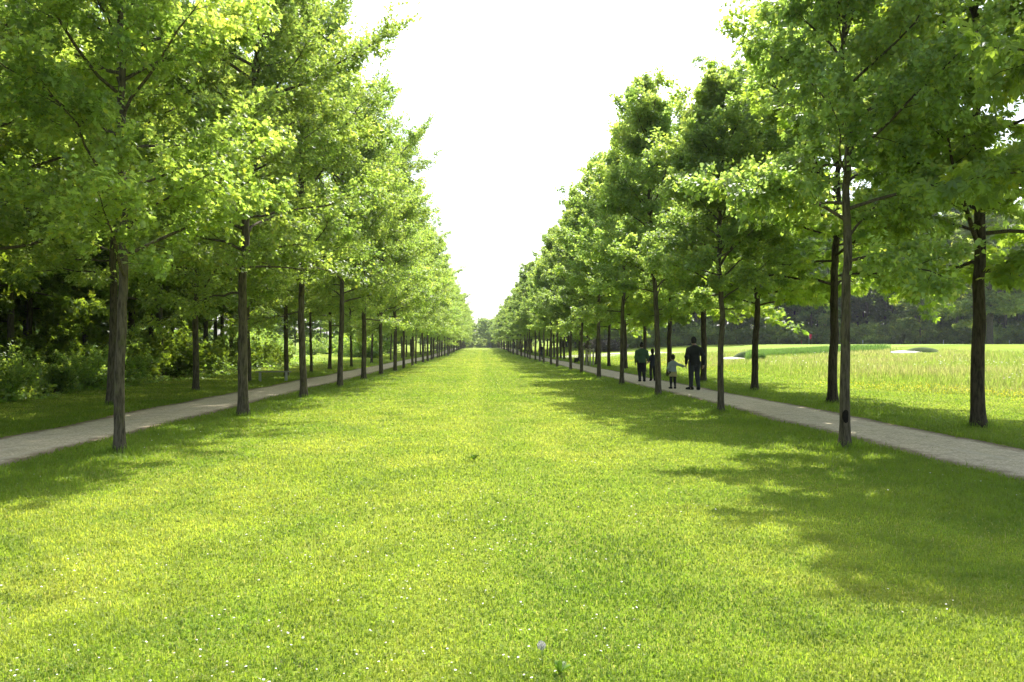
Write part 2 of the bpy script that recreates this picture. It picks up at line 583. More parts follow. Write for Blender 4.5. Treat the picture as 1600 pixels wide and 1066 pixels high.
def plant_shrub(proto, loc, rz, sc, label, group, cat='shrub'):
    e = empty(proto['name'], loc, rz, sc)
    tag(e, label, cat, group)
    link('stems', proto['stem'], None, e)
    link('foliage', proto['foliage'], None, e)
    return e


# ------------------------------------------------------------------ ground and paths
def build_ground():
    def axis(lo, hi, near, fine, grow):
        p = [0.0]; s = fine
        while p[-1] < hi:
            if p[-1] > near: s *= grow
            p.append(p[-1] + s)
        q = [0.0]; s = fine
        while q[-1] > lo:
            if q[-1] < -near: s *= grow
            q.append(q[-1] - s)
        return np.array(sorted(set(q + p)))
    xs = np.clip(axis(-400, 400, 40, 0.9, 1.12), -400, 400)
    ys = np.clip(axis(-40, 505, 120, 1.2, 1.08), -40, 505)
    xs = np.unique(xs); ys = np.unique(ys)
    X, Y = np.meshgrid(xs, ys)
    Z = tz(X, Y)
    # the gravel paths lie a little below the turf
    ax = np.abs(X)
    v = np.stack([X, Y, Z], -1).reshape(-1, 3)
    nx = len(xs); ny = len(ys)
    i = np.arange(ny - 1)[:, None] * nx; j = np.arange(nx - 1)[None]
    q = np.stack([i + j, i + j + 1, i + j + nx + 1, i + j + nx], -1).reshape(-1, 4)
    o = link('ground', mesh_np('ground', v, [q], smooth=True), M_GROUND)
    tag(o, kind='structure')


PATH_IN, PATH_OUT = 6.32, 8.38


def path_edges(s, y):
    wob = lambda sd: 0.30 * (fbm(y * 0.35, y * 0 + sd, 11 + sd, 3) - 0.5) + 0.10 * (vnoise(y * 1.9, y * 0 + sd, 31) - 0.5)
    k = 0 if s < 0 else 5
    return PATH_IN + wob(1 + k), PATH_OUT + wob(2 + k)


def build_path(s):
    ys = np.concatenate([np.arange(-30, 60, 0.3), np.arange(60, 330, 1.5)])
    a, b = path_edges(s, ys)
    m = 9
    t = np.linspace(0, 1, m)
    X = s * (a[:, None] * (1 - t) + b[:, None] * t)
    Y = np.repeat(ys[:, None], m, 1)
    Z = tz(X, Y) + 0.006 + 0.018 * (1 - (2 * t - 1) ** 2)[None]
    v = np.stack([X, Y, Z], -1).reshape(-1, 3)
    i = np.arange(len(ys) - 1)[:, None] * m; j = np.arange(m - 1)[None]
    q = np.stack([i + j, i + j + 1, i + j + m + 1, i + j + m], -1).reshape(-1, 4)
    if s < 0: q = q[:, ::-1]
    edge = np.repeat(np.abs(2 * t - 1)[None], len(ys), 0).ravel()
    o = link('path', mesh_np('path', v, [q], smooth=True, extra={'edge': edge}), M_PATH)
    tag(o, kind='structure')


build_ground()
build_path(-1)
build_path(1)


# ------------------------------------------------------------------ grass
def blades(pos, h, w, az, lean, col):
    n = len(pos)
    d = np.stack([np.cos(az), np.sin(az), np.zeros(n)], 1)
    s = np.stack([-np.sin(az), np.cos(az), np.zeros(n)], 1) * (w / 2)[:, None]
    up = np.array([0, 0, 1.0])
    hh = h[:, None]; ll = (lean * h)[:, None]
    mid = pos + up * hh * 0.58 + d * ll * 0.3
    tip = pos + up * hh * (1 - 0.25 * np.minimum(lean, 1.5))[:, None] + d * ll
    b = pos - up * 0.015
    V = np.stack([b - s, b + s, mid + s * 0.8, mid - s * 0.8, tip], 1).reshape(-1, 3)
    k = np.arange(n)[:, None] * 5
    return V, [k + np.array([[0, 1, 2, 3]]), k + np.array([[3, 2, 4]])], np.repeat(col, 5, 0)


def view_points(n, dmin, dmax, R, m0=-0.74, m1=0.80):
    d = np.exp(R.uniform(np.log(dmin), np.log(dmax), n))
    x = (d + 2.2) * R.uniform(m0, m1, n)
    return x, d


def lawn_colour(x, y, R):
    n = len(x)
    big = fbm(x * 0.22, y * 0.16, 40, 3)
    mid = fbm(x * 1.3, y * 1.3, 41, 3)
    streak = fbm(x * 1.1, y * 0.05, 42, 2)
    g = np.array([0.205, 0.272, 0.030]); yv = np.array([0.322, 0.346, 0.056]); dk = np.array([0.130, 0.204, 0.024])
    a = np.clip((big - 0.38) / 0.24 + 0.9 * (streak - 0.5) + R.normal(0, 0.18, n), 0, 1)[:, None]
    a = a * (1 - 0.75 * sstep((x - 1.2) / 2.5))[:, None]  # yellow taken out on the right, tinting the shaded grass there greener
    c = g * (1 - a) + yv * a
    b = np.clip((mid - 0.48) / 0.16 + R.normal(0, 0.2, n), 0, 1)[:, None] * 0.6
    c = c * (1 - b) + dk * b
    clump = fbm(x * 4.5, y * 4.5, 43, 2)[:, None]
    c = c * (0.70 + 0.60 * clump)
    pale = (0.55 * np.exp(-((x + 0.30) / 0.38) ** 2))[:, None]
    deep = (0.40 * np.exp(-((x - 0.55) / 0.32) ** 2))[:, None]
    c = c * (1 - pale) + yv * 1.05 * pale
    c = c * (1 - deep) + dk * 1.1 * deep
    straw = (R.random(n) < 0.06)[:, None]
    c = np.where(straw, np.array([0.36, 0.33, 0.13]), c)
    return c * R.uniform(0.88, 1.12, (n, 1))


def build_grass():
    R = np.random.default_rng(21)
    x, y = view_points(1250000, 2.6, 190, R)
    d = y.copy()
    ax = np.abs(x)
    e0, e1 = path_edges(1, y); f0, f1 = path_edges(-1, y)
    onp = np.where(x > 0, (x > e0 - 0.02) & (x < e1 + 0.02), (-x > f0 - 0.02) & (-x < f1 + 0.02))
    de = np.where(x > 0, np.minimum(x - e0, e1 - x), np.minimum(-x - f0, f1 + x))
    stray = R.random(len(x)) < 0.003 + 0.5 * np.exp(-np.clip(de, 0, 9) / 0.05)
    keep = (~onp | stray & (d < 30)) & (x > -15 + 2 * (fbm(y * .3, y * 0, 9) - .5)) & (x < 19)
    x, y, d = x[keep], y[keep], d[keep]
    ax = np.abs(x); n = len(x)
    e0, e1 = path_edges(1, y); f0, f1 = path_edges(-1, y)
    pin = np.where(x > 0, e0, f0); pout = np.where(x > 0, e1, f1)
    # longer rough grass along the tree strips and path edges
    strip = sstep((ax - 4.3) / 0.9) * (ax < pin + .1)
    outer = ((ax > pout - .1) * (1 - sstep((ax - 10.2) / 1.2)))
    patch = fbm(x * 0.9, y * 0.9, 77, 3)
    rough = np.maximum(strip, outer * 0.8)
    tuft = np.clip((patch - 0.55) / 0.12, 0, 1)
    h = 0.031 * (1 + 0.9 * rough + 0.9 * tuft * (0.4 + rough)) * R.uniform(0.55, 1.35, n) + 0.0006 * d
    w = 0.0020 + 0.00050 * d
    w = w * R.uniform(0.7, 1.3, n)
    clover = R.random(n) < 0.30
    w = np.where(clover, w * 2.4, w); h = np.where(clover, h * 0.6, h)
    lean = np.where(clover, R.uniform(0.7, 1.5, n), R.uniform(0.25, 1.5, n))
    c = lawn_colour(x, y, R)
    c = np.where(clover[:, None], c * np.array([0.85, 0.97, 0.95]), c)
    rg = (np.maximum(rough, tuft * 0.6) * 0.65)[:, None]
    c = c * (1 - rg) + np.array([0.140, 0.220, 0.020]) * R.uniform(0.75, 1.25, (n, 1)) * rg
    # uncut tufts round the trunk bases
    for X0, Y0, st in ((-5.43, 12.15, 6.25), (5.68, 12.2, 6.55), (-9.9, 8.9, 6.4), (9.72, 8.85, 6.4)):
        for k in range(7):
            m = 420
            a = R.uniform(0, 6.28, m); q = np.abs(R.normal(0, 0.17, m)) + 0.07
            x = np.append(x, X0 + q * np.cos(a)); y = np.append(y, Y0 + st * k + q * np.sin(a))
            big_ = R.uniform(0.06, 0.17, m) * (1.15 - np.clip(q, 0, 0.6))
            h = np.append(h, big_); w = np.append(w, 0.006 + 0.0003 * Y0 + 0 * q); lean = np.append(lean, R.uniform(0.1, 0.9, m))
            c = np.concatenate([c, np.array([0.15, 0.235, 0.025]) * R.uniform(0.7, 1.35, (m, 1))])
    n = len(x)
    pos = np.stack([x, y, tz(x, y)], 1)
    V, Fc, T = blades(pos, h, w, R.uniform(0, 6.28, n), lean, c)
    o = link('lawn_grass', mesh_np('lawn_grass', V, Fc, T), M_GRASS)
    tag(o, 'short bright green mown grass covering the wide central avenue and verges', 'grass', kind='stuff')


def flower_discs(pos, r, tilt, petal, centre, R, sides=8):
    n = len(pos)
    a = np.linspace(0, 2 * pi, sides, endpoint=False)
    nrm = np.stack([tilt * np.cos(R.uniform(0, 6.28, n)), tilt * np.sin(R.uniform(0, 6.28, n)), np.ones(n)], 1)
    nrm /= np.linalg.norm(nrm, axis=1, keepdims=True)
    u = np.cross(nrm, [0, 1.0, 0]); u /= np.linalg.norm(u, axis=1, keepdims=True)
    w = np.cross(nrm, u)
    rr = np.where(np.arange(sides) % 2, 1.0, 0.82)
    ring = lambda s, off: pos[:, None] + nrm[:, None] * off + (r[:, None] * s * rr)[..., None] * (u[:, None] * np.cos(a)[None, :, None] + w[:, None] * np.sin(a)[None, :, None])
    A = ring(1.0, 0.0); B = ring(0.34, 0.004)
    V = np.concatenate([A.reshape(-1, 3), B.reshape(-1, 3)])
    k = np.arange(sides)[None]
    f1 = np.arange(n)[:, None] * sides + k
    T = np.concatenate([np.repeat(petal, sides, 0), np.repeat(centre, sides, 0)])
    return V, [np.concatenate([f1, f1 + n * sides])], T


def build_daisies():
    R = np.random.default_rng(5)
    x, y = view_points(26000, 3.2, 38, R)
    cl = fbm(x * 0.55, y * 0.55, 60, 3)
    keep = (R.random(len(x)) < np.clip((cl - 0.46) / 0.22, 0.02, 1) ** 1.5 * 0.19) & (x > -6) & (x < 6.1)
    x, y = x[keep], y[keep]; n = len(x)
    h = R.uniform(0.045, 0.075, n) + 0.0006 * y
    pos = np.stack([x, y, tz(x, y) + h], 1)
    r = R.uniform(0.0035, 0.0070, n) + 0.00027 * y
    petal = np.ones((n, 3)) * R.uniform(0.66, 0.82, (n, 1)) * np.array([1, 0.98, 0.95])
    pink = R.random(n) < 0.15
    petal[pink] *= np.array([1, 0.85, 0.82])
    V, Fc, T = flower_discs(pos, r, R.uniform(0, 0.7, n), petal, np.tile([0.62, 0.42, 0.03], (n, 1)), R)
    o = link('daisies', mesh_np('daisies', V, Fc, T), M_FLOWER)
    tag(o, 'small white daisies dotted all over the short lawn', 'flowers', kind='stuff')


def build_meadow():
    R = np.random.default_rng(9)
    x, y = view_points(300000, 14, 96, R, 0.12, 0.80)
    lo = 15.2 + 2.2 * (fbm(y * 0.14, y * 0, 90) - 0.5) * 2
    hi = np.where(x / y > 0.30, 33 + (y - 60) * 0.10, 26) + 3 * (fbm(y * .1, y * 0, 91) - .5)
    hi = np.minimum(hi, 0.53 * 75 + 6)
    keep = (x > lo) & (x < hi + 6)
    x, y = x[keep], y[keep]; lo = lo[keep]; n = len(x)
    t = np.clip((x - lo) / 5, 0, 1)
    pn = fbm(x * 0.25, y * 0.25, 95, 3)
    h = (0.12 + 0.40 * t * (0.6 + 0.8 * pn)) * R.uniform(0.6, 1.25, n)
    for px, d in ((1158, 77), (1428, 73)):
        bx, by = along(px, d)
        t_ = x / y - bx / by
        h = np.where((np.abs(t_) < 0.032) & (y > by - 16) & (y < by + 3), h * 0.22, h)
    w = (0.004 + 0.00055 * y) * R.uniform(0.7, 1.3, n)
    green = np.array([0.19, 0.265, 0.045]); tan = np.array([0.33, 0.32, 0.15]); purple = np.array([0.27, 0.23, 0.15])
    a = np.clip(t * 0.45 + (pn - 0.5) * 1.6 + R.normal(0, 0.35, n), 0, 1)[:, None]
    c = green * (1 - a) + np.where(R.random((n, 1)) < 0.6, tan, purple) * a
    pos = np.stack([x, y, tz(x, y)], 1)
    V, Fc, T = blades(pos, h, w, R.uniform(0, 6.28, n), R.uniform(0.05, 0.5, n), c * R.uniform(0.8, 1.2, (n, 1)))
    o = link('meadow_grass', mesh_np('meadow_grass', V, Fc, T), M_GRASS)
    tag(o, 'tall seeding meadow grass, tan and green, beyond the right path', 'meadow grass', kind='stuff')
    # buttercups along its near margin
    x, y = view_points(30000, 16, 80, R, 0.12, 0.80)
    lo = 15.2 + 2.2 * (fbm(y * 0.14, y * 0, 90) - 0.5) * 2
    cl = fbm(x * 0.35, y * 0.22, 99, 2)
    keep = (x > lo - 2.2) & (x < lo + 3.2) & (R.random(len(x)) < np.clip((cl - 0.40) / 0.15, 0, 1))
    x, y = x[keep], y[keep]; n = len(x)
    pos = np.stack([x, y, tz(x, y) + R.uniform(0.12, 0.30, n)], 1)
    V, Fc, T = flower_discs(pos, 0.007 + 0.0005 * y, R.uniform(0.2, 0.9, n), np.tile([0.70, 0.60, 0.015], (n, 1)) * R.uniform(0.85, 1.1, (n, 1)), np.tile([0.62, 0.5, 0.01], (n, 1)), R, 6)
    o = link('buttercups', mesh_np('buttercups', V, Fc, T), M_FLOWER)
    tag(o, 'yellow buttercups along the near edge of the tall meadow', 'flowers', kind='stuff')
    # white umbels further back
    x, y = view_points(2600, 18, 80, R, 0.25, 0.80)
    cl = fbm(x * 0.3, y * 0.3, 123, 2)
    keep = (x > 17) & (x < 36) & (R.random(len(x)) < np.clip((cl - 0.5) / 0.15, 0, 1))
    x, y = x[keep], y[keep]; n = len(x)
    pos = np.stack([x, y, tz(x, y) + R.uniform(0.35, 0.55, n)], 1)
    V, Fc, T = flower_discs(pos, 0.016 + 0.0006 * y, R.uniform(0.1, 0.5, n), np.tile([0.70, 0.70, 0.62], (n, 1)), np.tile([0.6, 0.6, 0.5], (n, 1)), R, 7)
    o = link('white_umbels', mesh_np('white_umbels', V, Fc, T), M_FLOWER)
    tag(o, 'white flat topped flowers scattered through the tall meadow', 'flowers', kind='stuff')
    # dark rough before the green
    n = 42000
    ang = R.uniform(0.335, 0.525, n); yy = R.uniform(70, 83, n); xx = ang * yy
    cov = fbm(xx * 0.2, yy * 0.25, 130, 2)
    k = (R.random(n) < np.clip((0.525 - ang) / 0.05, 0, 1) * np.clip((ang - .335) / .01, 0, 1)) & (cov > 0.30) & (yy > 70 + 4 * fbm(xx * .3, xx * 0, 131))
    xx, yy = xx[k], yy[k]; n = len(xx)
    pos = np.stack([xx, yy, tz(xx, yy)], 1)
    c = np.array([0.105, 0.185, 0.050]) * R.uniform(0.75, 1.25, (n, 1))
    V, Fc, T = blades(pos, R.uniform(0.45, 0.95, n), R.uniform(0.03, 0.06, n), R.uniform(0, 6.28, n), R.uniform(0.05, 0.45, n), c)
    o = link('rough_grass', mesh_np('rough_grass', V, Fc, T), M_GRASS)
    tag(o, 'band of darker upright rough grass in front of the golf green', 'rough grass', kind='stuff')


def build_undergrowth():
    R = np.random.default_rng(31)
    n0 = 60000
    y = np.exp(R.uniform(np.log(12), np.log(75), n0)); x = -R.uniform(12.6, 34, n0)
    cov = fbm(x * 0.35, y * 0.35, 140, 3)
    edge = 12.9 + 1.5 * (fbm(y * 0.3, y * 0, 141) - 0.3)
    k = (-x > edge) & (cov > 0.34) & (-x < 0.80 * y + 1)
    x, y = x[k], y[k]; n = len(x)
    hmax = np.clip((-x - edge[k]) / 1.8, 0.12, 1) * 0.62 * (0.5 + cov[k])
    z = tz(x, y) + hmax * R.random(n) ** 0.6
    pos = np.stack([x, y, z], 1)
    out = R.normal(0, 1, (n, 3)); out[:, 2] = np.abs(out[:, 2]) * 0.4
    out /= np.linalg.norm(out, axis=1, keepdims=True)
    T = np.tile([0.95, 1.0, 1.0], (n, 1)) * R.uniform(0.7, 1.3, (n, 1))
    P, Fc, T = scatter(pos, out, 0.13, 'spray', R, T, 0.15, 0.8)
    o = link('undergrowth', mesh_np('undergrowth', P, Fc, T), M_SHRUB)
    tag(o, 'low leafy weeds and nettles along the edge of the left wood', 'undergrowth', kind='stuff')


build_grass()
build_daisies()
build_meadow()
build_undergrowth()

# ------------------------------------------------------------------ avenue trees
MAPLES = [make_tree('avenue_tree', 100 + i, H, b, r, 70000, 0.090, 'maple', M_MAPLE, M_BARK, r0, 46, 'round', (14, 60), 14, low=0.9)
          for i, (H, r, r0, b) in enumerate(((11.6, 2.4, 0.078, 2.6), (12.4, 2.95, 0.112, 2.8), (12.0, 2.75, 0.098, 2.5), (11.6, 2.8, 0.104, 2.9), (11.2, 2.6, 0.09, 2.7)))]
LIMES = [make_tree('avenue_tree', 200 + i, H, b, r, 72000, 0.082, 'lime', M_LIME, M_BARK, r0, 46, 'point', (14, 64), 14, low=0.8)
         for i, (H, r, r0, b) in enumerate(((10.9, 2.7, 0.090, 3.0), (10.2, 2.5, 0.088, 3.7), (10.5, 2.55, 0.090, 2.7), (9.8, 2.6, 0.085, 3.0)))]
CHEST = [make_tree('chestnut_tree', 300 + i, H, 2.85, r, 24000, 0.165, 'chestnut', M_CHEST, M_BARK2, r0, 40, 'round', (8, 58), 14, low=0.85, droop=0.5, flat=0.9)
         for i, (H, r, r0) in enumerate(((10.4, 3.3, 0.122), (9.8, 3.1, 0.115), (10.6, 3.3, 0.118)))]

ORD = ['nearest', 'second', 'third', 'fourth', 'fifth', 'sixth', 'seventh', 'eighth', 'ninth', 'tenth', 'eleventh', 'twelfth']


def row(protos, X, y0, step, n, seed, first, what, rowname, group, cat='tree', jitter=0.12, start=0, scale=1.0, over=None):
    """start: how many trees of this row stand outside the frame"""
    R = np.random.default_rng(seed)
    for i in range(n):
        jit = jitter if i >= 6 else 0.02
        y = y0 + step * i + R.normal(0, jit)
        x = X + R.normal(0, jit)
        pr = protos[first[i]] if i < len(first) else protos[R.integers(len(protos))]
        s = scale * R.uniform(0.95, 1.05)
        k = i - start
        sx, sz, turn = ((over or {}).get(i, (1.0, 1.0)) + (0.0,))[:3]
        if k < 0:
            lab = 'tree at the frame edge, only its crown in view, ' + rowname
        elif k < 12:
            lab = '%s %s in %s' % (ORD[k], what, rowname)
        else:
            lab = 'small distant tree in the far stretch of %s' % rowname
        t = plant_tree(pr, (x, y, tzf(x, y)), R.uniform(0, 6.28), (s * sx * R.uniform(.94, 1.06), s * sx * R.uniform(.94, 1.06), s * sz * R.uniform(.96, 1.04)), lab, cat, group)
        t.rotation_euler[2] += turn
        t.rotation_euler[0] = R.normal(0, 0.009)
        t.rotation_euler[1] = R.normal(0, 0.009)


row(MAPLES, -5.43, 12.15, 6.25, 42, 1, [0, 1, 2, 3, 1, 2], 'slim grey trunk tree', 'the row left of the lawn', 'trees lining the left side of the lawn', scale=0.96)
row(LIMES, 5.68, 12.2, 6.55, 44, 2, [0, 3, 2, 0, 1, 2], 'slim straight tree', 'the row right of the lawn', 'trees lining the right side of the lawn', scale=0.96, over={0: (0.82, 1.0, 2.3), 1: (0.9, 0.9), 2: (1.0, 1.05), 3: (1.0, 1.03)})
row(MAPLES, -9.9, 8.9, 6.4, 34, 3, [2, 3, 1, 2, 3], 'dark trunk tree', 'the row beyond the left path', 'trees beyond the left path', start=2)
row(CHEST, 9.72, 8.85, 6.4, 38, 4, [1, 0, 2, 1, 0], 'dark trunk chestnut', 'the row beyond the right path', 'chestnuts beyond the right path', start=1)

# ------------------------------------------------------------------ woodland on the left
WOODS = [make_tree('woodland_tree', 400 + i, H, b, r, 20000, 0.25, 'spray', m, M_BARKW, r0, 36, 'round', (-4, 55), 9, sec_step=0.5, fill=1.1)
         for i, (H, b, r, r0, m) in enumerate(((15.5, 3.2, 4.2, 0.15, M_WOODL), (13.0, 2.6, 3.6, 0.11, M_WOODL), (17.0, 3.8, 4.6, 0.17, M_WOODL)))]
SHRUBS = [make_shrub('leafy_shrub', 500 + i, h, r, 8000, 0.105, 'maple', M_SHRUB, nstem=30) for i, (h, r) in enumerate(((1.7, 1.3), (1.4, 1.2), (2.0, 1.4)))]
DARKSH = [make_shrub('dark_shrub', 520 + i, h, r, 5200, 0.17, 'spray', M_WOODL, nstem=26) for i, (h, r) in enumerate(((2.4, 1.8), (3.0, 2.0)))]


def spots(n, xr, yr, mind, R, ok=None):
    out = []
    tries = 0
    while len(out) < n and tries < 6000:
        tries += 1
        x = R.uniform(*xr); y = R.uniform(*yr)
        if ok and not ok(x, y): continue
        if all((x - a) ** 2 + (y - b) ** 2 > mind ** 2 for a, b in out):
            out.append((x, y))
    return out


R = np.random.default_rng(55)
for x, y in spots(52, (-46, -16.2), (12, 58), 3.2, R, lambda x, y: x > -0.80 * y - 6):
    s = R.uniform(0.8, 1.1)
    plant_tree(WOODS[R.integers(3)], (x, y, tzf(x, y)), R.uniform(0, 6.28), s, 'dark woodland tree standing among others in the wood behind the left path', 'tree', 'trees of the wood on the left')
sh = [(-13.6, 20.6), (-15.2, 22.6), (-13.9, 23.6), (-15.8, 25.2), (-14.0, 26.4), (-14.3, 29.2), (-16.4, 28.4), (-17.6, 31), (-14.6, 32.2), (-19.5, 33.6), (-18.0, 26.6), (-20.4, 30)]
for i, (x, y) in enumerate(sh):
    plant_shrub(SHRUBS[i % 3], (x, y, tzf(x, y) - .02), R.uniform(0, 6.28), R.uniform(0.65, 0.95), 'bright green leafy shrub at the sunny edge of the left wood', 'leafy shrubs at the edge of the left wood')
for x, y in spots(48, (-44, -15.4), (24, 62), 2.6, R, lambda x, y: x > -0.72 * y - 4 and x < -16.6 + (y > 36) * 1.2):
    plant_shrub(DARKSH[R.integers(2)], (x, y, tzf(x, y) - .02), R.uniform(0, 6.28), R.uniform(0.6, 1.05), 'dark green understorey bush in the shade of the left wood', 'understorey bushes in the left wood')
for px, d, k in ((348, 58, 0), (336, 64, 1), (362, 66, 2), (20, 50, 0)):
    x, y = along(px, d)
    plant_tree(WOODS[k], (x, y, tzf(x, y)), px, 0.95, 'dark woodland tree standing among others in the wood behind the left path', 'tree', 'trees of the wood on the left')
# sunlit glade beyond, with scattered bushes and trees
for x, y in spots(16, (-42, -14), (66, 135), 5, R):
    plant_shrub(SHRUBS[R.integers(3)], (x, y, tzf(x, y) - .02), R.uniform(0, 6.28), R.uniform(1.2, 2.2), 'pale sunlit bush in the glade beyond the left trees', 'sunlit bushes in the glade on the left')

FAR = [make_tree('forest_tree', 600 + i, H, b, r, 7500, 0.52, 'spray', m, M_BARKW, r0, 34, t, el, 8, sec_step=0.9, fill=1.15, limb_geo=False)
       for i, (H, b, r, r0, m, t, el) in enumerate(((21, 3.5, 4.0, 0.24, M_DARK, 'round', (5, 55)), (24, 5.0, 3.6, 0.25, M_DARK, 'round', (0, 60)),
                                                   (20, 2.0, 3.4, 0.22, M_DARK, 'point', (-8, 40)), (17, 1.8, 4.4, 0.2, M_WOODL, 'round', (5, 55))))]
for x, y in spots(70, (-125, -13), (138, 190), 4.5, R):
    plant_tree(FAR[(0, 3, 3, 2)[R.integers(4)]], (x, y, tzf(x, y)), R.uniform(0, 6.28), R.uniform(0.55, 0.85), 'far tree in the wood closing the glade on the left', 'tree', 'far trees behind the left glade')
FARSH = [make_shrub('far_bush', 540 + i, h, r, 4200, 0.22, 'spray', M_OAK, nstem=26) for i, (h, r) in enumerate(((2.4, 1.8), (3.0, 2.0)))]
FAR.append(make_tree('forest_tree', 650, 16, 1.6, 4.4, 9000, 0.42, 'spray', M_LIME, M_BARKW, 0.2, 34, 'round', (5, 55), 8, sec_step=0.9, fill=1.15, limb_geo=False))  # lighter lime leaf colour stands in for haze on the farthest trees
# dark wood behind the golf green
for x, y in spots(150, (18, 150), (146, 185), 4.0, R, lambda x, y: x < 0.86 * y):
    plant_tree(FAR[(0, 1, 1, 2, 0)[R.integers(5)]], (x, y, tzf(x, y)), R.uniform(0, 6.28), R.uniform(1.0, 1.3), 'tall dark tree in the wood behind the golf green', 'tree', 'dark wood behind the golf green')
for x, y in spots(70, (20, 140), (143, 150), 2.6, R):
    plant_shrub(FARSH[R.integers(2)], (x, y, tzf(x, y) - .05), R.uniform(0, 6.28), R.uniform(1.2, 1.9), 'low dark bush along the foot of the wood behind the green', 'bushes along the dark wood')
for x, y in spots(60, (22, 165), (186, 196), 2.8, R):
    plant_shrub(FARSH[R.integers(2)], (x, y, tzf(x, y) - .05), R.uniform(0, 6.28), R.uniform(1.4, 2.2), 'low dark bush deep inside the wood behind the green', 'bushes deep in the dark wood')
for px, d in ((1340, 163), (1349, 172), (1330, 176), (1212, 168)):
    x, y = along(px, d)
    plant_tree(FAR[2], (x, y, tzf(x, y)), px, 1.05, 'tall dark tree in the wood behind the golf green', 'tree', 'dark wood behind the golf green')
# woods closing the far end of the avenue
for x, y in spots(30, (-40, 40), (312, 345), 5.0, R) + [(-15 + 3.3 * i + R.normal(0, .5), 296 + R.uniform(0, 10)) for i in range(10)]:
    plant_tree(FAR[(3, 4, 4)[R.integers(3)]], (x, y, tzf(x, y)), R.uniform(0, 6.28), R.uniform(0.55, 0.75), 'hazy tree in the wood closing the far end of the avenue', 'tree', 'wood at the far end of the avenue')
for i in range(12):
    x, y = -16 + 2.9 * i + R.normal(0, .4), 291 + R.uniform(-2, 2)
    plant_shrub(FARSH[i % 2], (x, y, tzf(x, y) - .05), R.uniform(0, 6.28), R.uniform(0.9, 1.5), 'hazy bush at the foot of the wood closing the avenue', 'bushes at the far end of the avenue')
for x, y in spots(26, (-60, 60), (380, 430), 7.0, R):
    plant_tree(FAR[(4, 3, 4)[R.integers(3)]], (x, y, tzf(x, y)), R.uniform(0, 6.28), R.uniform(0.55, 0.7), 'hazy tree on the rise beyond the far end of the avenue', 'tree', 'hilltop trees beyond the avenue')
PALE = make_tree('young_tree', 640, 7.5, 1.2, 1.9, 6000, 0.3, 'spray', M_OAK, M_BARK, 0.07, 26, 'point', (20, 60), 8)
for i in range(6):
    x, y = -5.6, 262 + i * 6
    plant_tree(PALE, (x, y, tzf(x, y)), i * 1.7, 0.9, 'pale young tree at the far left end of the avenue', 'tree', 'young trees at the end of the left row')

# big spreading oak and lighter trees before the dark wood
OAK = make_tree('spreading_oak', 700, 19, 3.6, 9.5, 26000, 0.50, 'spray', M_OAK, M_BARKW, 0.52, 44, 'round', (2, 60), 12, sec_step=0.7, low=0.75)
ox, oy = along(1546, 126)
o = plant_tree(OAK, (ox, oy, tzf(ox, oy)), 0.6, 1.0, 'broad pale green oak spreading over the golf green at the right', 'tree', None)
ROUND = make_tree('round_tree', 710, 10.5, 0.8, 3.6, 8000, 0.42, 'spray', M_OAK, M_BARKW, 0.16, 30, 'round', (5, 60), 8, sec_step=0.6)
for px, d, s, lab in ((1438, 138, 0.98, 'pale rounded tree before the dark wood, left of the broad oak'),
                      (1012, 150, 0.9, 'pale rounded tree behind the walking family at the edge of the far wood'),
                      (968, 160, 0.8, 'smaller pale rounded tree seen between trunks left of the walking family')):
    x, y = along(px, d)
    plant_tree(ROUND, (x, y, tzf(x, y)), px, s, lab, 'tree', 'pale trees before the far wood')
GREYS = make_shrub('grey_bush', 720, 2.6, 2.6, 4200, 0.24, 'spray', M_GREYSH, nstem=36)
for i, (px, d) in enumerate(((930, 128), (944, 127), (957, 129))):
    x, y = along(px, d)
    plant_shrub(GREYS, (x, y, tzf(x, y)), i * 2.1, 0.8, 'grey brown bush behind the pale sand strip in the right field', 'grey bushes in the right field')

# ------------------------------------------------------------------ golf green, sand, flag
M_GREEN = mat_plain('green_turf', (0.205, 0.285, 0.045), 0.9, 0.6, 0.12, 0, 0.05)
M_SAND = mat_plain('bunker_sand', (0.42, 0.385, 0.33), 0.9, 3, 0.12, 0.2, 0.1)
M_TURFDK = mat_plain('bunker_lip_turf', (0.10, 0.13, 0.05), 0.95, 4, 0.3, 0.6, 0.05)


def sheet(name, poly, mat, lift, n=26):
    """flat patch that follows the ground, outline = closed list of (x, y)"""
    poly = np.array(poly, float); c = poly.mean(0)
    m = len(poly); t = np.linspace(0, 1, n)[1:]
    P = c + (poly[None] - c) * t[:, None, None]
    P = np.concatenate([[c], P.reshape(-1, 2)])
    v = np.stack([P[:, 0], P[:, 1], tz(P[:, 0], P[:, 1]) + lift], 1)
    tri = np.stack([np.zeros(m, int), 1 + np.arange(m), 1 + (np.arange(m) + 1) % m], 1)
    i = np.arange(n - 2)[:, None] * m + 1; j = np.arange(m)[None]
    q = np.stack([i + j, i + m + j, i + m + (j + 1) % m, i + (j + 1) % m], -1).reshape(-1, 4)
    return tag(link(name, mesh_np(name, v, [tri, q], smooth=True), mat), kind='structure')


def blob(cx, cy, rx, ry, rz, seed, n=48):
    a = np.linspace(0, 2 * pi, n, endpoint=False)
    r = 1 + 0.12 * np.sin(2 * a + seed) + 0.08 * np.sin(3 * a + 2 * seed)
    x = rx * r * np.cos(a); y = ry * r * np.sin(a)
    return np.stack([cx + x * cos(rz) - y * sin(rz), cy + x * sin(rz) + y * cos(rz)], 1)


gx, gy = along(1330, 112)
sheet('golf_green', blob(gx, gy, 34, 20, 0.05, 1.0), M_GREEN, 0.02)
sx, sy = along(930, 112)
sheet('sand', blob(sx + 1, sy, 11, 7.5, 0.1, 0.4), M_SAND, 0.02)


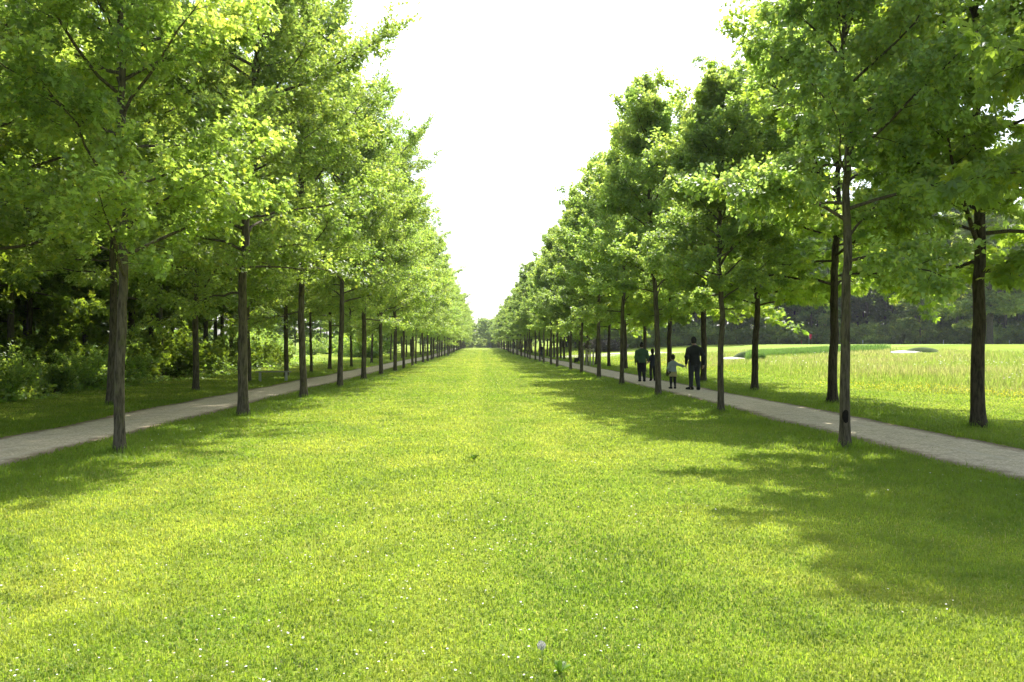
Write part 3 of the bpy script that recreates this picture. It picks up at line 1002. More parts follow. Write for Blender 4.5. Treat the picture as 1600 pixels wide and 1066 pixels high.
def bunker(px, d, rx, ry, h, label):
    x, y = along(px, d)
    e = empty('sand_bunker', (x, y, tzf(x, y) - 0.02), -math.atan2(x, y))
    tag(e, label, 'bunker', 'sand bunkers on the golf course')
    n, m = 40, 12
    a = np.linspace(0, 2 * pi, n, endpoint=False)
    rr = np.linspace(0, 1, m)
    A, RR = np.meshgrid(a, rr[1:])
    edge = 1 + 0.10 * np.sin(2 * A + px) + 0.06 * np.sin(3 * A)
    X = -0.35 * rx + 0.65 * rx * RR * edge * np.cos(A); Y = ry * RR * edge * np.sin(A)
    Z = 0.08 + 0.16 * (1 - RR ** 2) + 0.10 * RR * np.sin(A)
    v = np.concatenate([[[0, 0, 0.15]], np.stack([X, Y, Z], -1).reshape(-1, 3)])
    tri = np.stack([np.zeros(n, int), 1 + np.arange(n), 1 + (np.arange(n) + 1) % n], 1)
    i = np.arange(m - 2)[:, None] * n + 1; j = np.arange(n)[None]
    q = np.stack([i + j, i + n + j, i + n + (j + 1) % n, i + (j + 1) % n], -1).reshape(-1, 4)
    link('sand_bed', mesh_np('sand_bed', v, [tri, q], smooth=True), M_SAND, e)
    # raised turf lip behind, its face towards the sand
    t = np.linspace(-0.35, 0.92, 30)
    px_ = rx * 1.25 * t; hh = h * np.clip(1 - ((t - 0.25) / 0.62) ** 2, 0, 1) ** 0.7
    prof = []
    for k, (f, zz) in enumerate(((0.15, 0.0), (0.35, 0.75), (0.55, 1.0), (0.9, 0.95), (1.8, 0.0))):
        prof.append(np.stack([px_, ry * (f - 0.35 + 0.12 * np.sin(t * 5)), 0.04 + hh * zz], 1))
    V = np.concatenate(prof); nn = len(t)
    q = np.array([[k * nn + j, k * nn + j + 1, (k + 1) * nn + j + 1, (k + 1) * nn + j] for k in range(4) for j in range(nn - 1)])
    link('turf_lip', mesh_np('turf_lip', V, [q], smooth=True), M_TURFDK, e)


bunker(1158, 77, 1.9, 1.3, 0.75, 'sand bunker with a high dark lip at the left end of the rough')
bunker(1428, 73, 2.1, 1.3, 0.5, 'low pale sand bunker at the right end of the rough')

M_RED = mat_plain('flag_red', (0.62, 0.03, 0.06), 0.7, 8, 0.15)
M_WHITE = mat_plain('post_white', (0.75, 0.75, 0.72), 0.6, 9, 0.08)
M_POSTRED = mat_plain('stake_red', (0.42, 0.05, 0.05), 0.6, 9, 0.15)
x, y = along(1264, 140)
e = empty('golf_flag', (x, y, tzf(x, y)))
tag(e, 'red flag on a thin white pole standing on the golf green', 'flag')
mb = MB(); mb.tube([(0, 0, 0), (0, 0, 1.9)], 0.022, 8); mb.build('pole', M_WHITE, e, True)
mb = MB(); mb.tube([(0, 0, 0.0), (0, 0, 0.07)], [0.07, 0.05], 10); mb.build('cup', M_WHITE, e, True)
g = np.linspace(0, 1, 14); hgt = np.linspace(0, 1, 8)
G, Hh = np.meshgrid(g, hgt)
V = np.stack([0.03 + 0.55 * G * (1 - 0.35 * (1 - Hh) * G), 0.05 * np.sin(G * 7 + Hh), 1.15 + 0.72 * Hh - 0.22 * G * (1 - Hh) - 0.06 * G], -1).reshape(-1, 3)
q = np.array([[r_ * 14 + c_, r_ * 14 + c_ + 1, (r_ + 1) * 14 + c_ + 1, (r_ + 1) * 14 + c_] for r_ in range(7) for c_ in range(13)])
fl = link('cloth', mesh_np('cloth', V, [q], smooth=True), M_RED, e)
sd = fl.modifiers.new('thickness', 'SOLIDIFY'); sd.thickness = 0.006
for px, m, lab in ((1252, M_POSTRED, 'short red marker stake left of the golf flag'), (1348, M_WHITE, 'short white marker post behind the trunk right of the golf flag'), (1474, M_WHITE, 'short white marker post left of the broad oak'), (1577, M_WHITE, 'short white marker post right of the broad oak')):
    x, y = along(px, 141)
    mb = MB(); mb.tube([(0, 0, -0.1), (0, 0, 0.75), (0, 0, 0.80)], [0.05, 0.05, 0.025], 8)
    o = mb.build('marker_post', m, None, True); o.location = (x, y, tzf(x, y))
    tag(o, lab, 'marker post', 'marker posts by the golf green')

# ------------------------------------------------------------------ bench, sapling guard, bin
M_WOODG = mat_plain('weathered_wood', (0.26, 0.245, 0.21), 0.8, 30, 0.3, 0.4, 0.2)
M_CONC = mat_plain('bench_concrete', (0.42, 0.41, 0.38), 0.85, 25, 0.15, 0.3, 0.2)
M_WOODP = mat_plain('stake_wood', (0.33, 0.30, 0.22), 0.85, 30, 0.3, 0.4, 0.2)
M_DKMET = mat_plain('dark_metal', (0.025, 0.025, 0.024), 0.5, 30, 0.2, 0, 0.4, 0.6)


def bench(px, d, rz, length, m1, m2, label):
    x, y = along(px, d)
    e = empty('park_bench', (x, y, tzf(x, y)), rz)
    tag(e, label, 'bench', 'park benches beside the paths')
    mb = MB()
    for k in (-1, 0, 1):
        mb.box((0, k * 0.135, 0.43), (length, 0.115, 0.045))
    mb.build('seat', m1, e, bevel=0.006)
    for k in (-1, 1):
        mb = MB(); mb.box((k * length * 0.36, 0, 0.195), (0.11, 0.36, 0.42), taper=0.9)
        mb.build('leg', m2, e, bevel=0.008)


bench(427, 35.5, 0.30, 1.55, M_WOODG, M_CONC, 'low backless wooden bench on pale legs beyond the left path')
bench(900, 74, 1.45, 1.5, M_DKMET, M_DKMET, 'small dark backless bench beyond the right path, between far trunks')

SAP = make_tree('sapling', 730, 5.6, 1.9, 1.5, 5200, 0.14, 'lime', M_LIME, M_BARK, 0.035, 20, 'point', (20, 60), 8)
x, y = along(919, 63.5)
o = plant_tree(SAP, (x, y, tzf(x, y)), 0.3, 1.0, 'young tree held by a cage of pale wooden stakes beyond the right path', 'tree', None)
for a, b in ((-1, -1), (1, -1), (1, 1), (-1, 1)):
    mb = MB(); mb.box((a * 0.30, b * 0.30, 0.65), (0.10, 0.10, 1.5)); mb.build('stake', M_WOODP, o, bevel=0.006)
mb = MB()
for a, b, s in ((0, -.345, (.7, .025, .09)), (0, .345, (.7, .025, .09)), (-.345, 0, (.025, .66, .09)), (.345, 0, (.025, .66, .09))):
    mb.box((a, b, 1.28), s)
mb.build('rail', M_WOODP, o)

# wound on the trunk of the nearest right tree, dandelion clock and weeds in the lawn
M_WOUND = mat_plain('bark_wound_dark', (0.016, 0.013, 0.010), 0.95, 40, 0.5, 0.8, 0.1)
M_WEED = mat_plain('weed_leaf', (0.11, 0.19, 0.055), 0.6, 30, 0.3, 0.2, 0.3)
M_FLUFF = mat_plain('seed_fluff', (0.62, 0.60, 0.57), 0.9, 60, 0.15)


def leaf_rosette(name, px, py, n, ln, wd, up, label):
    x, y = at(px, py)
    e = empty(name, (x, y, tzf(x, y)))
    tag(e, label, 'plant')
    R = np.random.default_rng(int(px))
    for i in range(n):
        a = i * 2.399 + R.uniform(-.3, .3); L = ln * R.uniform(0.7, 1.15); el = up * R.uniform(0.5, 1.3)
        t = np.linspace(0, 1, 7)
        cx = L * t * cos(el); cz = L * (t * sin(el) - 0.35 * t * t)+.01
        w = wd * np.sin(np.clip(t * 0.93 + 0.07, 0, 1) * pi) ** 0.7
        V = []
        for s, dz in ((-1, .012), (0, 0), (1, .012)):
            V.append(np.stack([cx * cos(a) - s * w * sin(a), cx * sin(a) + s * w * cos(a), cz + dz], 1))
        V = np.concatenate(V)
        q = np.array([[k * 7 + j, k * 7 + j + 1, (k + 1) * 7 + j + 1, (k + 1) * 7 + j] for k in range(2) for j in range(6)])
        o = link('leaf', mesh_np('leaf', V, [q], np.ones((len(V), 3)), smooth=True), M_SHRUB, e)
        s_ = o.modifiers.new('thickness', 'SOLIDIFY'); s_.thickness = 0.0015
    return e


leaf_rosette('broadleaf_weed', 874, 1056, 5, 0.095, 0.014, 1.3, 'broad leaved weed with upright grey green leaves at the bottom of the lawn')
leaf_rosette('thistle_weed', 741, 720, 16, 0.12, 0.007, 1.35, 'small dark spiky weed standing alone in the middle of the lawn')
x, y = at(846, 1043)
e = empty('dandelion_clock', (x, y, tzf(x, y)))
tag(e, 'round white dandelion seed head near the bottom centre of the lawn', 'flower')
mb = MB(); mb.tube([(0, 0, -.01), (0.004, 0, 0.05), (0, 0.002, 0.105)], [0.0025, 0.002, 0.002], 6); mb.build('stem', M_WEED, e, True)
mb = MB()
Rd = np.random.default_rng(3)
for i in range(170):
    v = Rd.normal(0, 1, 3); v /= np.linalg.norm(v)
    c = np.array([0, 0.002, 0.112]); tip = c + v * 0.017
    mb.tube([c + v * 0.003, tip], [0.0004, 0.0003], 3, False)
    for k in range(5):
        w = v + Rd.normal(0, 0.55, 3); w /= np.linalg.norm(w)
        mb.tube([tip, tip + w * 0.006], [0.0005, 0.0003], 3, False)
mb.build('seed_head', M_FLUFF, e)


# ------------------------------------------------------------------ people
def surface_nets(Fd, org, h):
    ins = Fd < 0
    nx, ny, nz = Fd.shape
    acc = np.zeros((nx - 1, ny - 1, nz - 1, 3), np.float32); cnt = np.zeros((nx - 1, ny - 1, nz - 1), np.float32)
    quads = []
    cid = None
    crossings = []
    for ax in range(3):
        sl0 = [slice(None)] * 3; sl1 = [slice(None)] * 3
        sl0[ax] = slice(0, -1); sl1[ax] = slice(1, None)
        a = Fd[tuple(sl0)]; b = Fd[tuple(sl1)]
        m = ins[tuple(sl0)] != ins[tuple(sl1)]
        I = np.argwhere(m)
        av = a[m]; bv = b[m]
        t = av / (av - bv)
        P = I.astype(np.float32); P[:, ax] += t
        o1, o2 = [k for k in range(3) if k != ax]
        for d1 in (0, -1):
            for d2 in (0, -1):
                C = I.copy(); C[:, o1] += d1; C[:, o2] += d2
                ok = (C[:, o1] >= 0) & (C[:, o2] >= 0) & (C[:, o1] < acc.shape[o1]) & (C[:, o2] < acc.shape[o2])
                np.add.at(acc, tuple(C[ok].T), P[ok]); np.add.at(cnt, tuple(C[ok].T), 1)
        crossings.append((ax, I, av < 0))
    act = cnt > 0
    ids = np.full(act.shape, -1, np.int64)
    ids[act] = np.arange(act.sum())
    V = acc[act] / cnt[act][:, None] * h + np.asarray(org)
    for ax, I, neg in crossings:
        o1, o2 = (ax + 1) % 3, (ax + 2) % 3
        ok = (I[:, o1] > 0) & (I[:, o2] > 0) & (I[:, o1] < act.shape[o1]) & (I[:, o2] < act.shape[o2])
        I = I[ok]; neg = neg[ok]
        cs = []
        for d1, d2 in ((0, 0), (-1, 0), (-1, -1), (0, -1)):
            C = I.copy(); C[:, o1] += d1; C[:, o2] += d2
            cs.append(ids[tuple(C.T)])
        q = np.stack(cs, 1)
        q[~neg] = q[~neg][:, ::-1]
        quads.append(q)
    return V, np.concatenate(quads)


def sdf_mesh(name, prims, h, mat, parent, k=0.02, cuts=(), clip=None):
    """prims: ('c', a, b, ra, rb) round cones, ('e', centre, radii) ellipsoids; all smoothly joined"""
    pts = []
    for p in prims:
        if p[0] == 'c':
            for c, r in ((p[1], p[3]), (p[2], p[4])):
                pts += [np.array(c) - r, np.array(c) + r]
        else:
            pts += [np.array(p[1]) - p[2], np.array(p[1]) + np.array(p[2])]
    lo = np.min(pts, 0) - 4 * h - k * 0.5; hi = np.max(pts, 0) + 4 * h + k * 0.5
    n = np.ceil((hi - lo) / h).astype(int) + 1
    Fd = np.full(n, 0.5, np.float32)
    for p in prims:
        kk = p[5] if p[0] == 'c' and len(p) > 5 else (p[3] if p[0] == 'e' and len(p) > 3 else k)
        if p[0] == 'c':
            a, b = np.array(p[1], float), np.array(p[2], float); ra, rb = p[3], p[4]
            mg = max(ra, rb) + kk + 3 * h
            l, u = np.minimum(a, b) - mg, np.maximum(a, b) + mg
        else:
            c = np.array(p[1], float); rr = np.array(p[2], float); mg = kk + 3 * h
            l, u = c - rr - mg, c + rr + mg
        i0 = np.clip(np.floor((l - lo) / h).astype(int), 0, n - 1); i1 = np.clip(np.ceil((u - lo) / h).astype(int) + 1, 1, n)
        g = np.stack(np.meshgrid(*[lo[q] + h * np.arange(i0[q], i1[q]) for q in range(3)], indexing='ij'), -1)
        if p[0] == 'c':
            ab = b - a
            t = np.clip(((g - a) @ ab) / max(1e-9, ab @ ab), 0, 1)
            d = np.linalg.norm(g - a - t[..., None] * ab, axis=-1) - (ra + (rb - ra) * t)
        else:
            q = (g - c) / rr
            L = np.linalg.norm(q, axis=-1)
            d = (L - 1) * L / (np.linalg.norm(q / rr, axis=-1) + 1e-6)
        s = tuple(slice(i0[q], i1[q]) for q in range(3))
        o = Fd[s]
        hh = np.clip(kk - np.abs(o - d), 0, None) / max(kk, 1e-6)
        Fd[s] = np.minimum(o, d) - hh * hh * kk * 0.25
    g = None
    for c, r in cuts:
        g = np.stack(np.meshgrid(*[lo[q] + h * np.arange(n[q]) for q in range(3)], indexing='ij'), -1) if g is None else g
        d = np.linalg.norm(g - np.array(c), axis=-1) - r
        Fd = np.maximum(Fd, -d)
    if clip is not None:       # keep only where clip(g) < 0
        g = np.stack(np.meshgrid(*[lo[q] + h * np.arange(n[q]) for q in range(3)], indexing='ij'), -1)
        Fd = np.maximum(Fd, clip(g))
    Fd[0], Fd[-1] = 1, 1; Fd[:, 0], Fd[:, -1] = 1, 1; Fd[:, :, 0], Fd[:, :, -1] = 1, 1
    V, Q = surface_nets(Fd, lo, h)
    return link(name, mesh_np(name, V, [Q], smooth=True), mat, parent)


M_SKIN = mat_plain('skin', (0.42, 0.26, 0.19), 0.6, 40, 0.08, 0.1, 0.3)


def person(loc, rz, H, pose, cols, label, hairstyle='short', skirt=False, child=False, build=1.0):
    """figure facing local +y"""
    e = empty('person', loc, rz)
    tag(e, label, 'person', 'people walking on the right path')
    S = H
    P = lambda x, y, z: np.array([x, y, z]) * S
    hs = 1.22 if child else 1.0          # children have larger heads
    w = build
    neck_z = 0.815 if not child else 0.79
    shz = 0.778 if not child else 0.745
    sw = 0.108 * w
    hipz = 0.515 if not child else 0.49
    J = dict(pose)
    head_c = P(J.get('hx', 0), 0.015 + J.get('hy', 0), 1 - 0.066 * hs)
    hr = np.array([0.043, 0.054, 0.068]) * S * hs
    legs = {}
    for s, nm in ((-1, 'l'), (1, 'r')):
        kx, ky, kz = J['knee_' + nm]; ax_, ay, az_ = J['ankle_' + nm]; toe = J['toe_' + nm]
        legs[nm] = (P(s * 0.052 * w, 0, hipz), P(kx, ky, kz), P(ax_, ay, az_), P(*toe))
    arms = {}
    for s, nm in ((-1, 'l'), (1, 'r')):
        arms[nm] = (P(s * sw, -0.005, shz - .014), P(*J['elbow_' + nm]), P(*J['wrist_' + nm]), P(*J['hand_' + nm]))
    body = []
    body += [('e', head_c, hr), ('c', head_c + P(0, .014, -.040) * hs, head_c + P(0, .026, -.048) * hs, .028 * S * hs, .020 * S * hs),
             ('e', head_c + P(0, .056, -.012) * hs, np.array([.008, .012, .013]) * S * hs, .008),
             ('e', head_c + P(.044, -.002, -.008) * hs, np.array([.006, .012, .019]) * S * hs, .006),
             ('e', head_c + P(-.044, -.002, -.008) * hs, np.array([.006, .012, .019]) * S * hs, .006),
             ('c', head_c + P(-.014, .050, -.036) * hs, head_c + P(.014, .050, -.036) * hs, .006 * S * hs, .006 * S * hs, .008),
             ('c', P(0, -.012, neck_z - .02), head_c + P(0, -.01, -.03), .034 * S, .031 * S * hs)]
    torso = [('e', P(0, 0, .715), np.array([.098 * w, .064 * w, .10]) * S), ('e', P(0, 0.004, .61), np.array([.082 * w, .058 * w, .09]) * S),
             ('e', P(0, -.008, .535), np.array([.090 * w, .066 * w, .068]) * S), ('c', P(-.02, -.006, shz + .006), P(-sw * .90, -.005, shz - .012), .040 * S, .034 * S), ('c', P(.02, -.006, shz + .006), P(sw * .90, -.005, shz - .012), .040 * S, .034 * S),
             ('c', P(-sw * .5, -.01, shz + .020), P(0, -.012, neck_z + .015), .034 * S, .036 * S), ('c', P(sw * .5, -.01, shz + .020), P(0, -.012, neck_z + .015), .034 * S, .036 * S)]
    body += torso
    for nm in 'lr':
        a, b, c, d = legs[nm]
        body += [('c', a, b, .052 * S * w, .034 * S * w), ('c', b, c, .034 * S * w, .021 * S)]
        mid = b * .68 + c * .32 - np.array([0, .012 * S, 0])
        body += [('c', b - np.array([0, .006 * S, .02 * S]), mid, .030 * S, .030 * S)]
        body += [('c', c - np.array([0, .018 * S, .018 * S]), d, .020 * S, .014 * S)]
        a, b, c, d = arms[nm]
        body += [('c', a, b, .030 * S * w, .024 * S * w), ('c', b, c, .024 * S * w, .016 * S)]
        # palm and five fingers
        f = (d - c) / (np.linalg.norm(d - c) + 1e-9); ln = 0.105 * S
        side = np.cross(f, [0, 1.0, 0]); side /= np.linalg.norm(side) + 1e-9
        sg = -1 if nm == 'l' else 1
        fw = np.array([0, 1.0, 0]) - f * f[1]; fw /= np.linalg.norm(fw)
        inn = np.cross(f, fw) * (1 if nm == 'l' else -1)
        if inn[0] * sg > 0: inn = -inn
        for q in (-1, 1):
            body.append(('c', c, c + f * ln * .48 + fw * q * .013 * S, .0135 * S, .0115 * S, .012))
        for i, fl_ in enumerate((.42, .50, .47, .38)):
            base = c + f * ln * .46 + fw * (.017 - i * .0113) * S
            m1 = base + f * ln * fl_ * .55 + inn * .006 * S
            m2 = m1 + f * ln * fl_ * .45 + inn * (.022 if J.get('grip') == nm else .012) * S
            body += [('c', base, m1, .0062 * S, .0055 * S, .002), ('c', m1, m2, .0055 * S, .0045 * S, .002)]
        th = c + f * ln * .15 + fw * .014 * S
        t1 = th + f * ln * .26 + fw * .012 * S + inn * .006 * S
        body += [('c', th, t1, .0075 * S, .0062 * S, .004), ('c', t1, t1 + f * ln * .24 + inn * .006 * S, .0062 * S, .005 * S, .002)]
    eyes = [(head_c + P(sx * .018, .053, .004) * hs, .008 * S * hs) for sx in (-1, 1)]
    vox = 0.0062 * max(.8, S / 1.8)
    sdf_mesh('body', body, vox, M_SKIN, e, k=.018 * S, cuts=eyes)
    # hair
    hair = [('e', head_c + P(0, -.008, .010) * hs, hr + .008 * S)]
    if hairstyle == 'long':
        hair += [('c', head_c + P(0, -.035, -.01) * hs, head_c + P(0, -.045, -.095) * hs, .036 * S, .022 * S)]
    elif hairstyle == 'bun':
        hair += [('e', head_c + P(0, -.058, .025) * hs, np.array([.024, .022, .022]) * S)]
    hc = head_c.copy()

    def hclip(g):
        # open the face and the nape
        y_ = (g[..., 1] - hc[1]) / (S * hs); z_ = (g[..., 2] - hc[2]) / (S * hs)
        face = np.maximum(y_ - .012 - 1.0 * np.clip(z_ - .02, 0, 1), -(1.0))
        nape = -.052 - z_ - (.2 if hairstyle == 'long' else 0)
        return np.maximum(face, nape) * S * hs
    sdf_mesh('hair', hair, .008, cols['hair'], e, .02 * S, clip=hclip)
    # top
    zlow = J.get('top_low', .50)
    off = .012 * S
    top = [(p[0], p[1], p[2] + off) if p[0] == 'e' else (p[0], p[1], p[2], p[3] + off, p[4] + off) for p in torso[:5]]
    top += [(p[0], p[1], p[2], p[3] * .82 + off, p[4] * .7 + off) for p in torso[5:]]
    top += [('c', P(0, -.006, .60), P(0, -.006, zlow + .01), .082 * S * w, .088 * S * w)]
    for nm in 'lr':
        a, b, c, d = arms[nm]
        cc = b + (c - b) * (.96 if not J.get('bare') else .25)
        top += [('c', a, b, .042 * S * w, .035 * S * w), ('c', b, cc, .035 * S * w, .0265 * S)]
        bk = b * .5 + (a + c) * .25
        top += [('e', b + P(0, -.004, 0), np.array([.036, .037, .030]) * S * w)]
    hem = zlow * S; col = (neck_z + .032) * S
    tclip = lambda g: np.maximum(hem + .006 * S * np.sin(g[..., 0] * 60) - g[..., 2] - 10 * np.clip(np.abs(g[..., 0]) - .13 * S * w, 0, 1), np.where(np.abs(g[..., 0]) < .075 * S, (g[..., 2] - col - .25 * np.abs(g[..., 1])) * .8, -1.0))
    sdf_mesh(cols.get('topname', 'jacket'), top, .0085, cols['top'], e, .024 * S, clip=tclip)
    # legs
    tr_ = []
    o2 = .011 * S
    tr_ += [('e', torso[2][1], torso[2][2] + o2 * .8)]
    for nm in 'lr':
        a, b, c, d = legs[nm]
        cc = c + (b - c) * .02
        tr_ += [('c', a, b, .060 * S * w, .043 * S * w), ('c', b, cc, .043 * S * w, (.034 if not skirt else .026) * S)]
        tr_ += [('c', b - np.array([0, .006 * S, .02 * S]), b * .68 + c * .32 - np.array([0, .012 * S, 0]), .040 * S, .040 * S)]
        tr_ += [('e', c + P(0, -.004, .035), np.array([.034, .036, .022]) * S * (1 if not skirt else .75))]
    sdf_mesh('leggings' if skirt else 'trousers', tr_, .0085, cols['legs'], e, .016 * S, clip=lambda g: .036 * S - g[..., 2])
    if skirt:
        sk = [('c', P(0, -.004, .50), P(0, 0, .385), .088 * S * w, .115 * S * w), ('e', P(.05, 0, .38), np.array([.075, .085, .05]) * S), ('e', P(-.05, 0, .38), np.array([.075, .085, .05]) * S)]
        sdf_mesh('skirt', sk, .009, cols['skirt'], e, .02 * S, clip=lambda g: (.365 * S + .007 * np.sin(np.arctan2(g[..., 1], g[..., 0]) * 9)) - g[..., 2])
    for nm in 'lr':
        c, d = legs[nm][2], legs[nm][3]
        fdir = (d - c); fdir[2] = 0; fdir /= np.linalg.norm(fdir) + 1e-9
        heel = c - fdir * .030 * S; heel[2] = c[2] - .022 * S
        sh_ = [('c', heel, c - np.array([0, 0, .004 * S]), .026 * S, .030 * S), ('c', heel, d * .55 + heel * .45, .026 * S, .028 * S), ('c', d * .55 + heel * .45, d, .028 * S, .021 * S)]
        base = min(heel[2], d[2]) - .022 * S
        sdf_mesh('shoe', sh_, .007, cols['shoe'], e, .02 * S, clip=lambda g, b_=base: b_ - g[..., 2])
    return e


def cloth(name, c, var=0.2):
    return mat_plain(name, c, 0.85, 26, var, 0.35, 0.15)


BLK = cloth('cloth_black', (0.022, 0.023, 0.026)); NAVY = cloth('cloth_navy', (0.026, 0.030, 0.046)); GREENC = cloth('cloth_green', (0.055, 0.105, 0.055))
DENIM = cloth('cloth_pale_blue', (0.30, 0.35, 0.37)); MUST = cloth('cloth_straw', (0.36, 0.31, 0.15)); SHOE = cloth('shoe_black', (0.012, 0.012, 0.012))
HAIRD = cloth('hair_dark', (0.014, 0.010, 0.008)); HAIRG = cloth('hair_greying', (0.035, 0.030, 0.027)); GREYT = cloth('cloth_charcoal', (0.034, 0.036, 0.045))


def stand(**k):
    p = dict(knee_l=(-.056, .035, .285), ankle_l=(-.058, .045, .050), toe_l=(-.075, .135, .022),
             knee_r=(.056, .015, .285), ankle_r=(.056, -.070, .055), toe_r=(.062, .025, .022),
             elbow_l=(-.150, -.015, .625), wrist_l=(-.150, .03, .49), hand_l=(-.148, .05, .40),
             elbow_r=(.150, -.03, .625), wrist_r=(.158, .0, .485), hand_r=(.156, .015, .40))
    p.update(k)
    return p


def foot(px, d):
    x, y = along(px, d)
    return (x, y, tzf(x, y) + 0.018)


# father and small child, hand in hand
mx, my, mz = foot(1085, 28.4)
cx_, cy_, cz_ = foot(1051.5, 29.1)
MH, CH = 1.87, 1.24
# the hands meet between the two
hx, hy, hz = along(1071.5, 28.7) + (0.86,)
g1 = lambda px_, py_, pz_, ox, oy, oz, H_: ((px_ - ox) / H_, (py_ - oy) / H_, (pz_ - oz) / H_)
mh = g1(hx, hy, hz, mx, my, mz, MH)
ch = g1(hx - 0.01, hy, hz - .02, cx_, cy_, cz_, CH)
person((mx, my, mz), 0.0, MH, stand(
    elbow_l=(-.155, -.02, .63), wrist_l=(mh[0] - .0, mh[1] - .02, mh[2] + .045), hand_l=(mh[0] - .004, mh[1], mh[2] - .03), grip='l',
    elbow_r=(.165, -.035, .63), wrist_r=(.175, -.01, .49), hand_r=(.172, .015, .41), hx=-.012,
    toe_l=(-.125, .105, .022), top_low=.475),
    dict(hair=HAIRG, top=BLK, legs=GREYT, shoe=SHOE, topname='sweater'),
    'tall man in black sweater and dark trousers holding a small child by the hand', 'short', build=1.10)
person((cx_, cy_, cz_), 0.0, CH, stand(
    elbow_r=((.108 + ch[0]) / 2, ch[1] - .02, (.765 + ch[2]) / 2 - .035), wrist_r=(ch[0] - .06, ch[1] - .005, ch[2] + .005), hand_r=(ch[0] + .01, ch[1], ch[2] + .01), grip='r',
    elbow_l=(-.150, -.03, .60), wrist_l=(-.120, .05, .50), hand_l=(-.100, .09, .46), top_low=.50,
    knee_l=(-.058, .02, .27), ankle_l=(-.066, -.01, .05), toe_l=(-.10, .07, .025), knee_r=(.056, .02, .27), ankle_r=(.060, .0, .05), toe_r=(.066, .095, .025)),
    dict(hair=HAIRD, top=DENIM, legs=BLK, shoe=SHOE, skirt=MUST, topname='jacket'),
    'small child in pale blue jacket, straw coloured skirt and black leggings beside the tall man', 'bun', skirt=True, child=True)
wx_, wy_, wz_ = foot(1002.5, 34.9)
kx_, ky_, kz_ = foot(1019.5, 35.6)
WH, KH = 1.70, 1.42
hx, hy, hz = along(1012, 35.2) + (0.84,)
wh = g1(hx, hy, hz, wx_, wy_, wz_, WH); kh = g1(hx + .01, hy, hz, kx_, ky_, kz_, KH)
person((wx_, wy_, wz_), 0.0, WH, stand(
    elbow_r=(.145, -.03, .63), wrist_r=(wh[0] - .01, wh[1] - .02, wh[2] + .06), hand_r=(wh[0], wh[1], wh[2] - .02), grip='r', top_low=.49,
    knee_l=(-.05, .03, .285), ankle_l=(-.045, .01, .05), toe_l=(-.05, .11, .022)),
    dict(hair=HAIRD, top=GREENC, legs=BLK, shoe=SHOE, topname='jacket'),
    'adult in dark green jacket and black trousers, seen from behind, leading an older child', 'bun', build=1.16)
person((kx_, ky_, kz_), 0.05, KH, stand(
    elbow_l=(-.135, -.02, .61), wrist_l=(kh[0] + .03, kh[1] - .03, kh[2] + .04), hand_l=(kh[0], kh[1], kh[2]), grip='l', top_low=.47,
    ankle_l=(-.075, -.09, .075), toe_l=(-.085, .0, .022), knee_l=(-.06, .0, .275)),
    dict(hair=HAIRD, top=NAVY, legs=BLK, shoe=SHOE, topname='jacket'),
    'older child in dark clothes and long dark hair, half hidden behind a slim trunk', 'long', child=True, build=0.92)
fx, fy, fz = foot(845.5, 90)
person((fx, fy, fz), 0.1, 1.75, stand(), dict(hair=HAIRD, top=BLK, legs=GREYT, shoe=SHOE, topname='coat'),
       'distant walker in a dark coat far along the right path between trunks', 'short')

# details on the nearest right trunk
near = [o for o in scene.objects if o.get('label', '').startswith('nearest slim straight tree')][0]
bpy.context.view_layer.update()


def patch(name, z0, zr, aw, r, mat, ang):
    n, m = 15, 13
    V = []
    for i in range(n):
        for j in range(m):
            u = 2 * i / (n - 1) - 1; v = 2 * j / (m - 1) - 1
            q = math.sqrt(max(0, 1 - u * u)) * (1 + 0.15 * sin(3 * u + 5 * v))
            a = ang + aw * v * q
            bulge = 0.010 * (1 - min(1, u * u + v * v)) - 0.004 * (u * u + v * v > 0.9)
            rr = r(z0 + zr * u) + bulge
            V.append((rr * cos(a), rr * sin(a), z0 + zr * u))
    Q = [[i * m + j, i * m + j + 1, (i + 1) * m + j + 1, (i + 1) * m + j] for i in range(n - 1) for j in range(m - 1)]
    return link(name, mesh_np(name, np.array(V), [np.array(Q)], smooth=True), mat, near)


LR = lambda z: 0.090 * 1.05 * (1 - z / 10.9) ** 0.75 * (1 + 0.48 * math.exp(-z / 0.15)) + 0.006 + 0.006
wl = patch('bark_wound', 0.52, 0.11, 0.60, LR, M_WOUND, -1.95 - near.rotation_euler.z)
wl['label'] = 'black rounded wound in the bark'

# ------------------------------------------------------------------ light, sky, air, camera
SUN_EL, SUN_AZ = radians(53), radians(18)     # azimuth from the avenue axis (+y) towards +x
world = bpy.data.worlds.new('World')
scene.world = world
world.use_nodes = True
wt = world.node_tree
wt.nodes.clear()
sky = wt.nodes.new('ShaderNodeTexSky')
sky.sky_type = 'NISHITA'
sky.sun_disc = False
sky.sun_elevation = SUN_EL
sky.sun_rotation = SUN_AZ
sky.air_density = 1.0
sky.dust_density = 3.5
sky.ozone_density = 1.0
hsv = wt.nodes.new('ShaderNodeHueSaturation')
hsv.inputs['Saturation'].default_value = 0.6
hsv.inputs['Value'].default_value = 1.0
cool = wt.nodes.new('ShaderNodeMix')
cool.data_type = 'RGBA'; cool.blend_type = 'MULTIPLY'
cool.inputs[0].default_value = 1.0
cool.inputs[7].default_value = (0.93, 1.0, 1.05, 1)
bg = wt.nodes.new('ShaderNodeBackground')
bg.inputs['Strength'].default_value = 0.15
wo = wt.nodes.new('ShaderNodeOutputWorld')
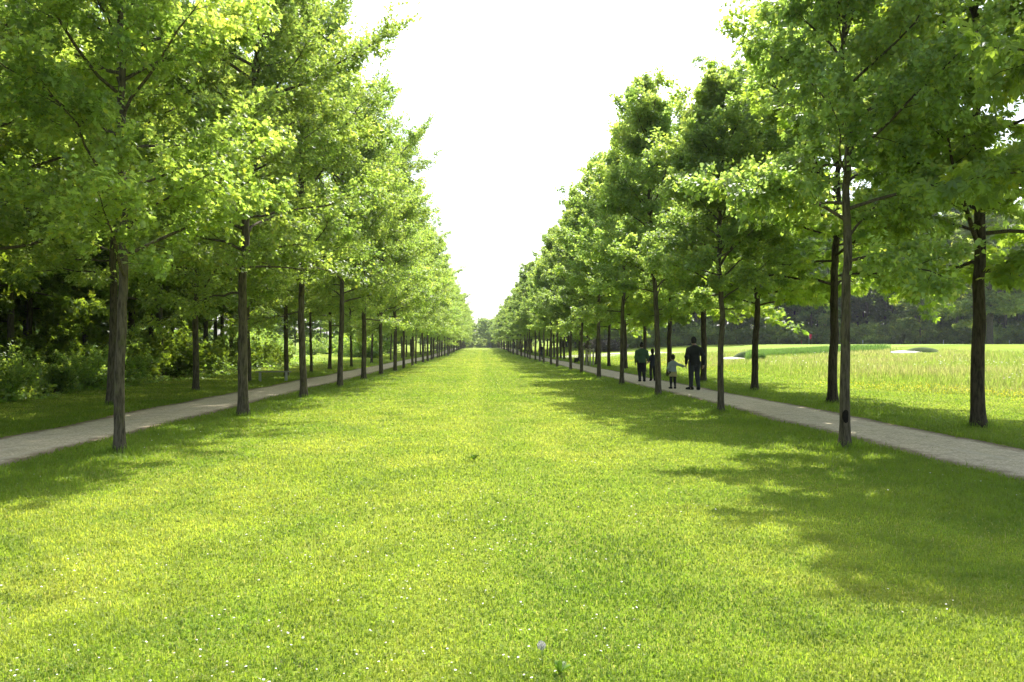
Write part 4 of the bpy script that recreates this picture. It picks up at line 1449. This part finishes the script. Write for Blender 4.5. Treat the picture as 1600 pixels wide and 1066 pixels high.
wt.links.new(sky.outputs[0], hsv.inputs['Color'])
wt.links.new(hsv.outputs[0], cool.inputs[6])
wt.links.new(cool.outputs[2], bg.inputs['Color'])
wt.links.new(bg.outputs[0], wo.inputs['Surface'])

sl = bpy.data.lights.new('sun', 'SUN')
sl.energy = 3.9
sl.angle = radians(0.6)
sl.color = (1.0, 0.96, 0.88)
so = bpy.data.objects.new('sun', sl)
COL.objects.link(so)
from mathutils import Vector
sv = Vector((sin(SUN_AZ) * cos(SUN_EL), cos(SUN_AZ) * cos(SUN_EL), sin(SUN_EL)))
so.rotation_euler = sv.to_track_quat('Z', 'Y').to_euler()
so.location = sv * 60

HAZE = 0.00016
if HAZE > 0:
    mb = MB()
    mb.box((0, 230, 18.5), (830, 580, 44))
    hz_m = bpy.data.materials.new('haze')
    hz_m.use_nodes = True
    ht = hz_m.node_tree; ht.nodes.clear()
    ho = ht.nodes.new('ShaderNodeOutputMaterial')
    pv = ht.nodes.new('ShaderNodeVolumePrincipled')
    pv.inputs['Color'].default_value = (0.92, 0.95, 1.0, 1)
    pv.inputs['Density'].default_value = HAZE
    pv.inputs['Anisotropy'].default_value = 0.45
    ht.links.new(pv.outputs[0], ho.inputs['Volume'])
    tag(mb.build('haze', hz_m), kind='stuff')

cam = bpy.data.cameras.new('camera')
cam.lens = 28.0
cam.sensor_width = 36.0
cam.clip_start = 0.1
cam.clip_end = 3000
co = bpy.data.objects.new('camera', cam)
COL.objects.link(co)
co.location = (0, 0, CAMH + tzf(0, 0))
co.rotation_euler = (pi / 2 + math.atan((HOR - 533) / F), 0, -YAW)
scene.camera = co

vs = scene.view_settings
vs.view_transform = 'Standard'
vs.look = 'None'
vs.gamma = 1
vs.exposure = 1.36
vs.use_curve_mapping = False
scene.cycles.max_bounces = 7
scene.cycles.diffuse_bounces = 4
scene.cycles.glossy_bounces = 2
scene.cycles.transmission_bounces = 4
scene.cycles.volume_bounces = 0
scene.cycles.transparent_max_bounces = 6
scene.cycles.caustics_reflective = False
scene.cycles.caustics_refractive = False
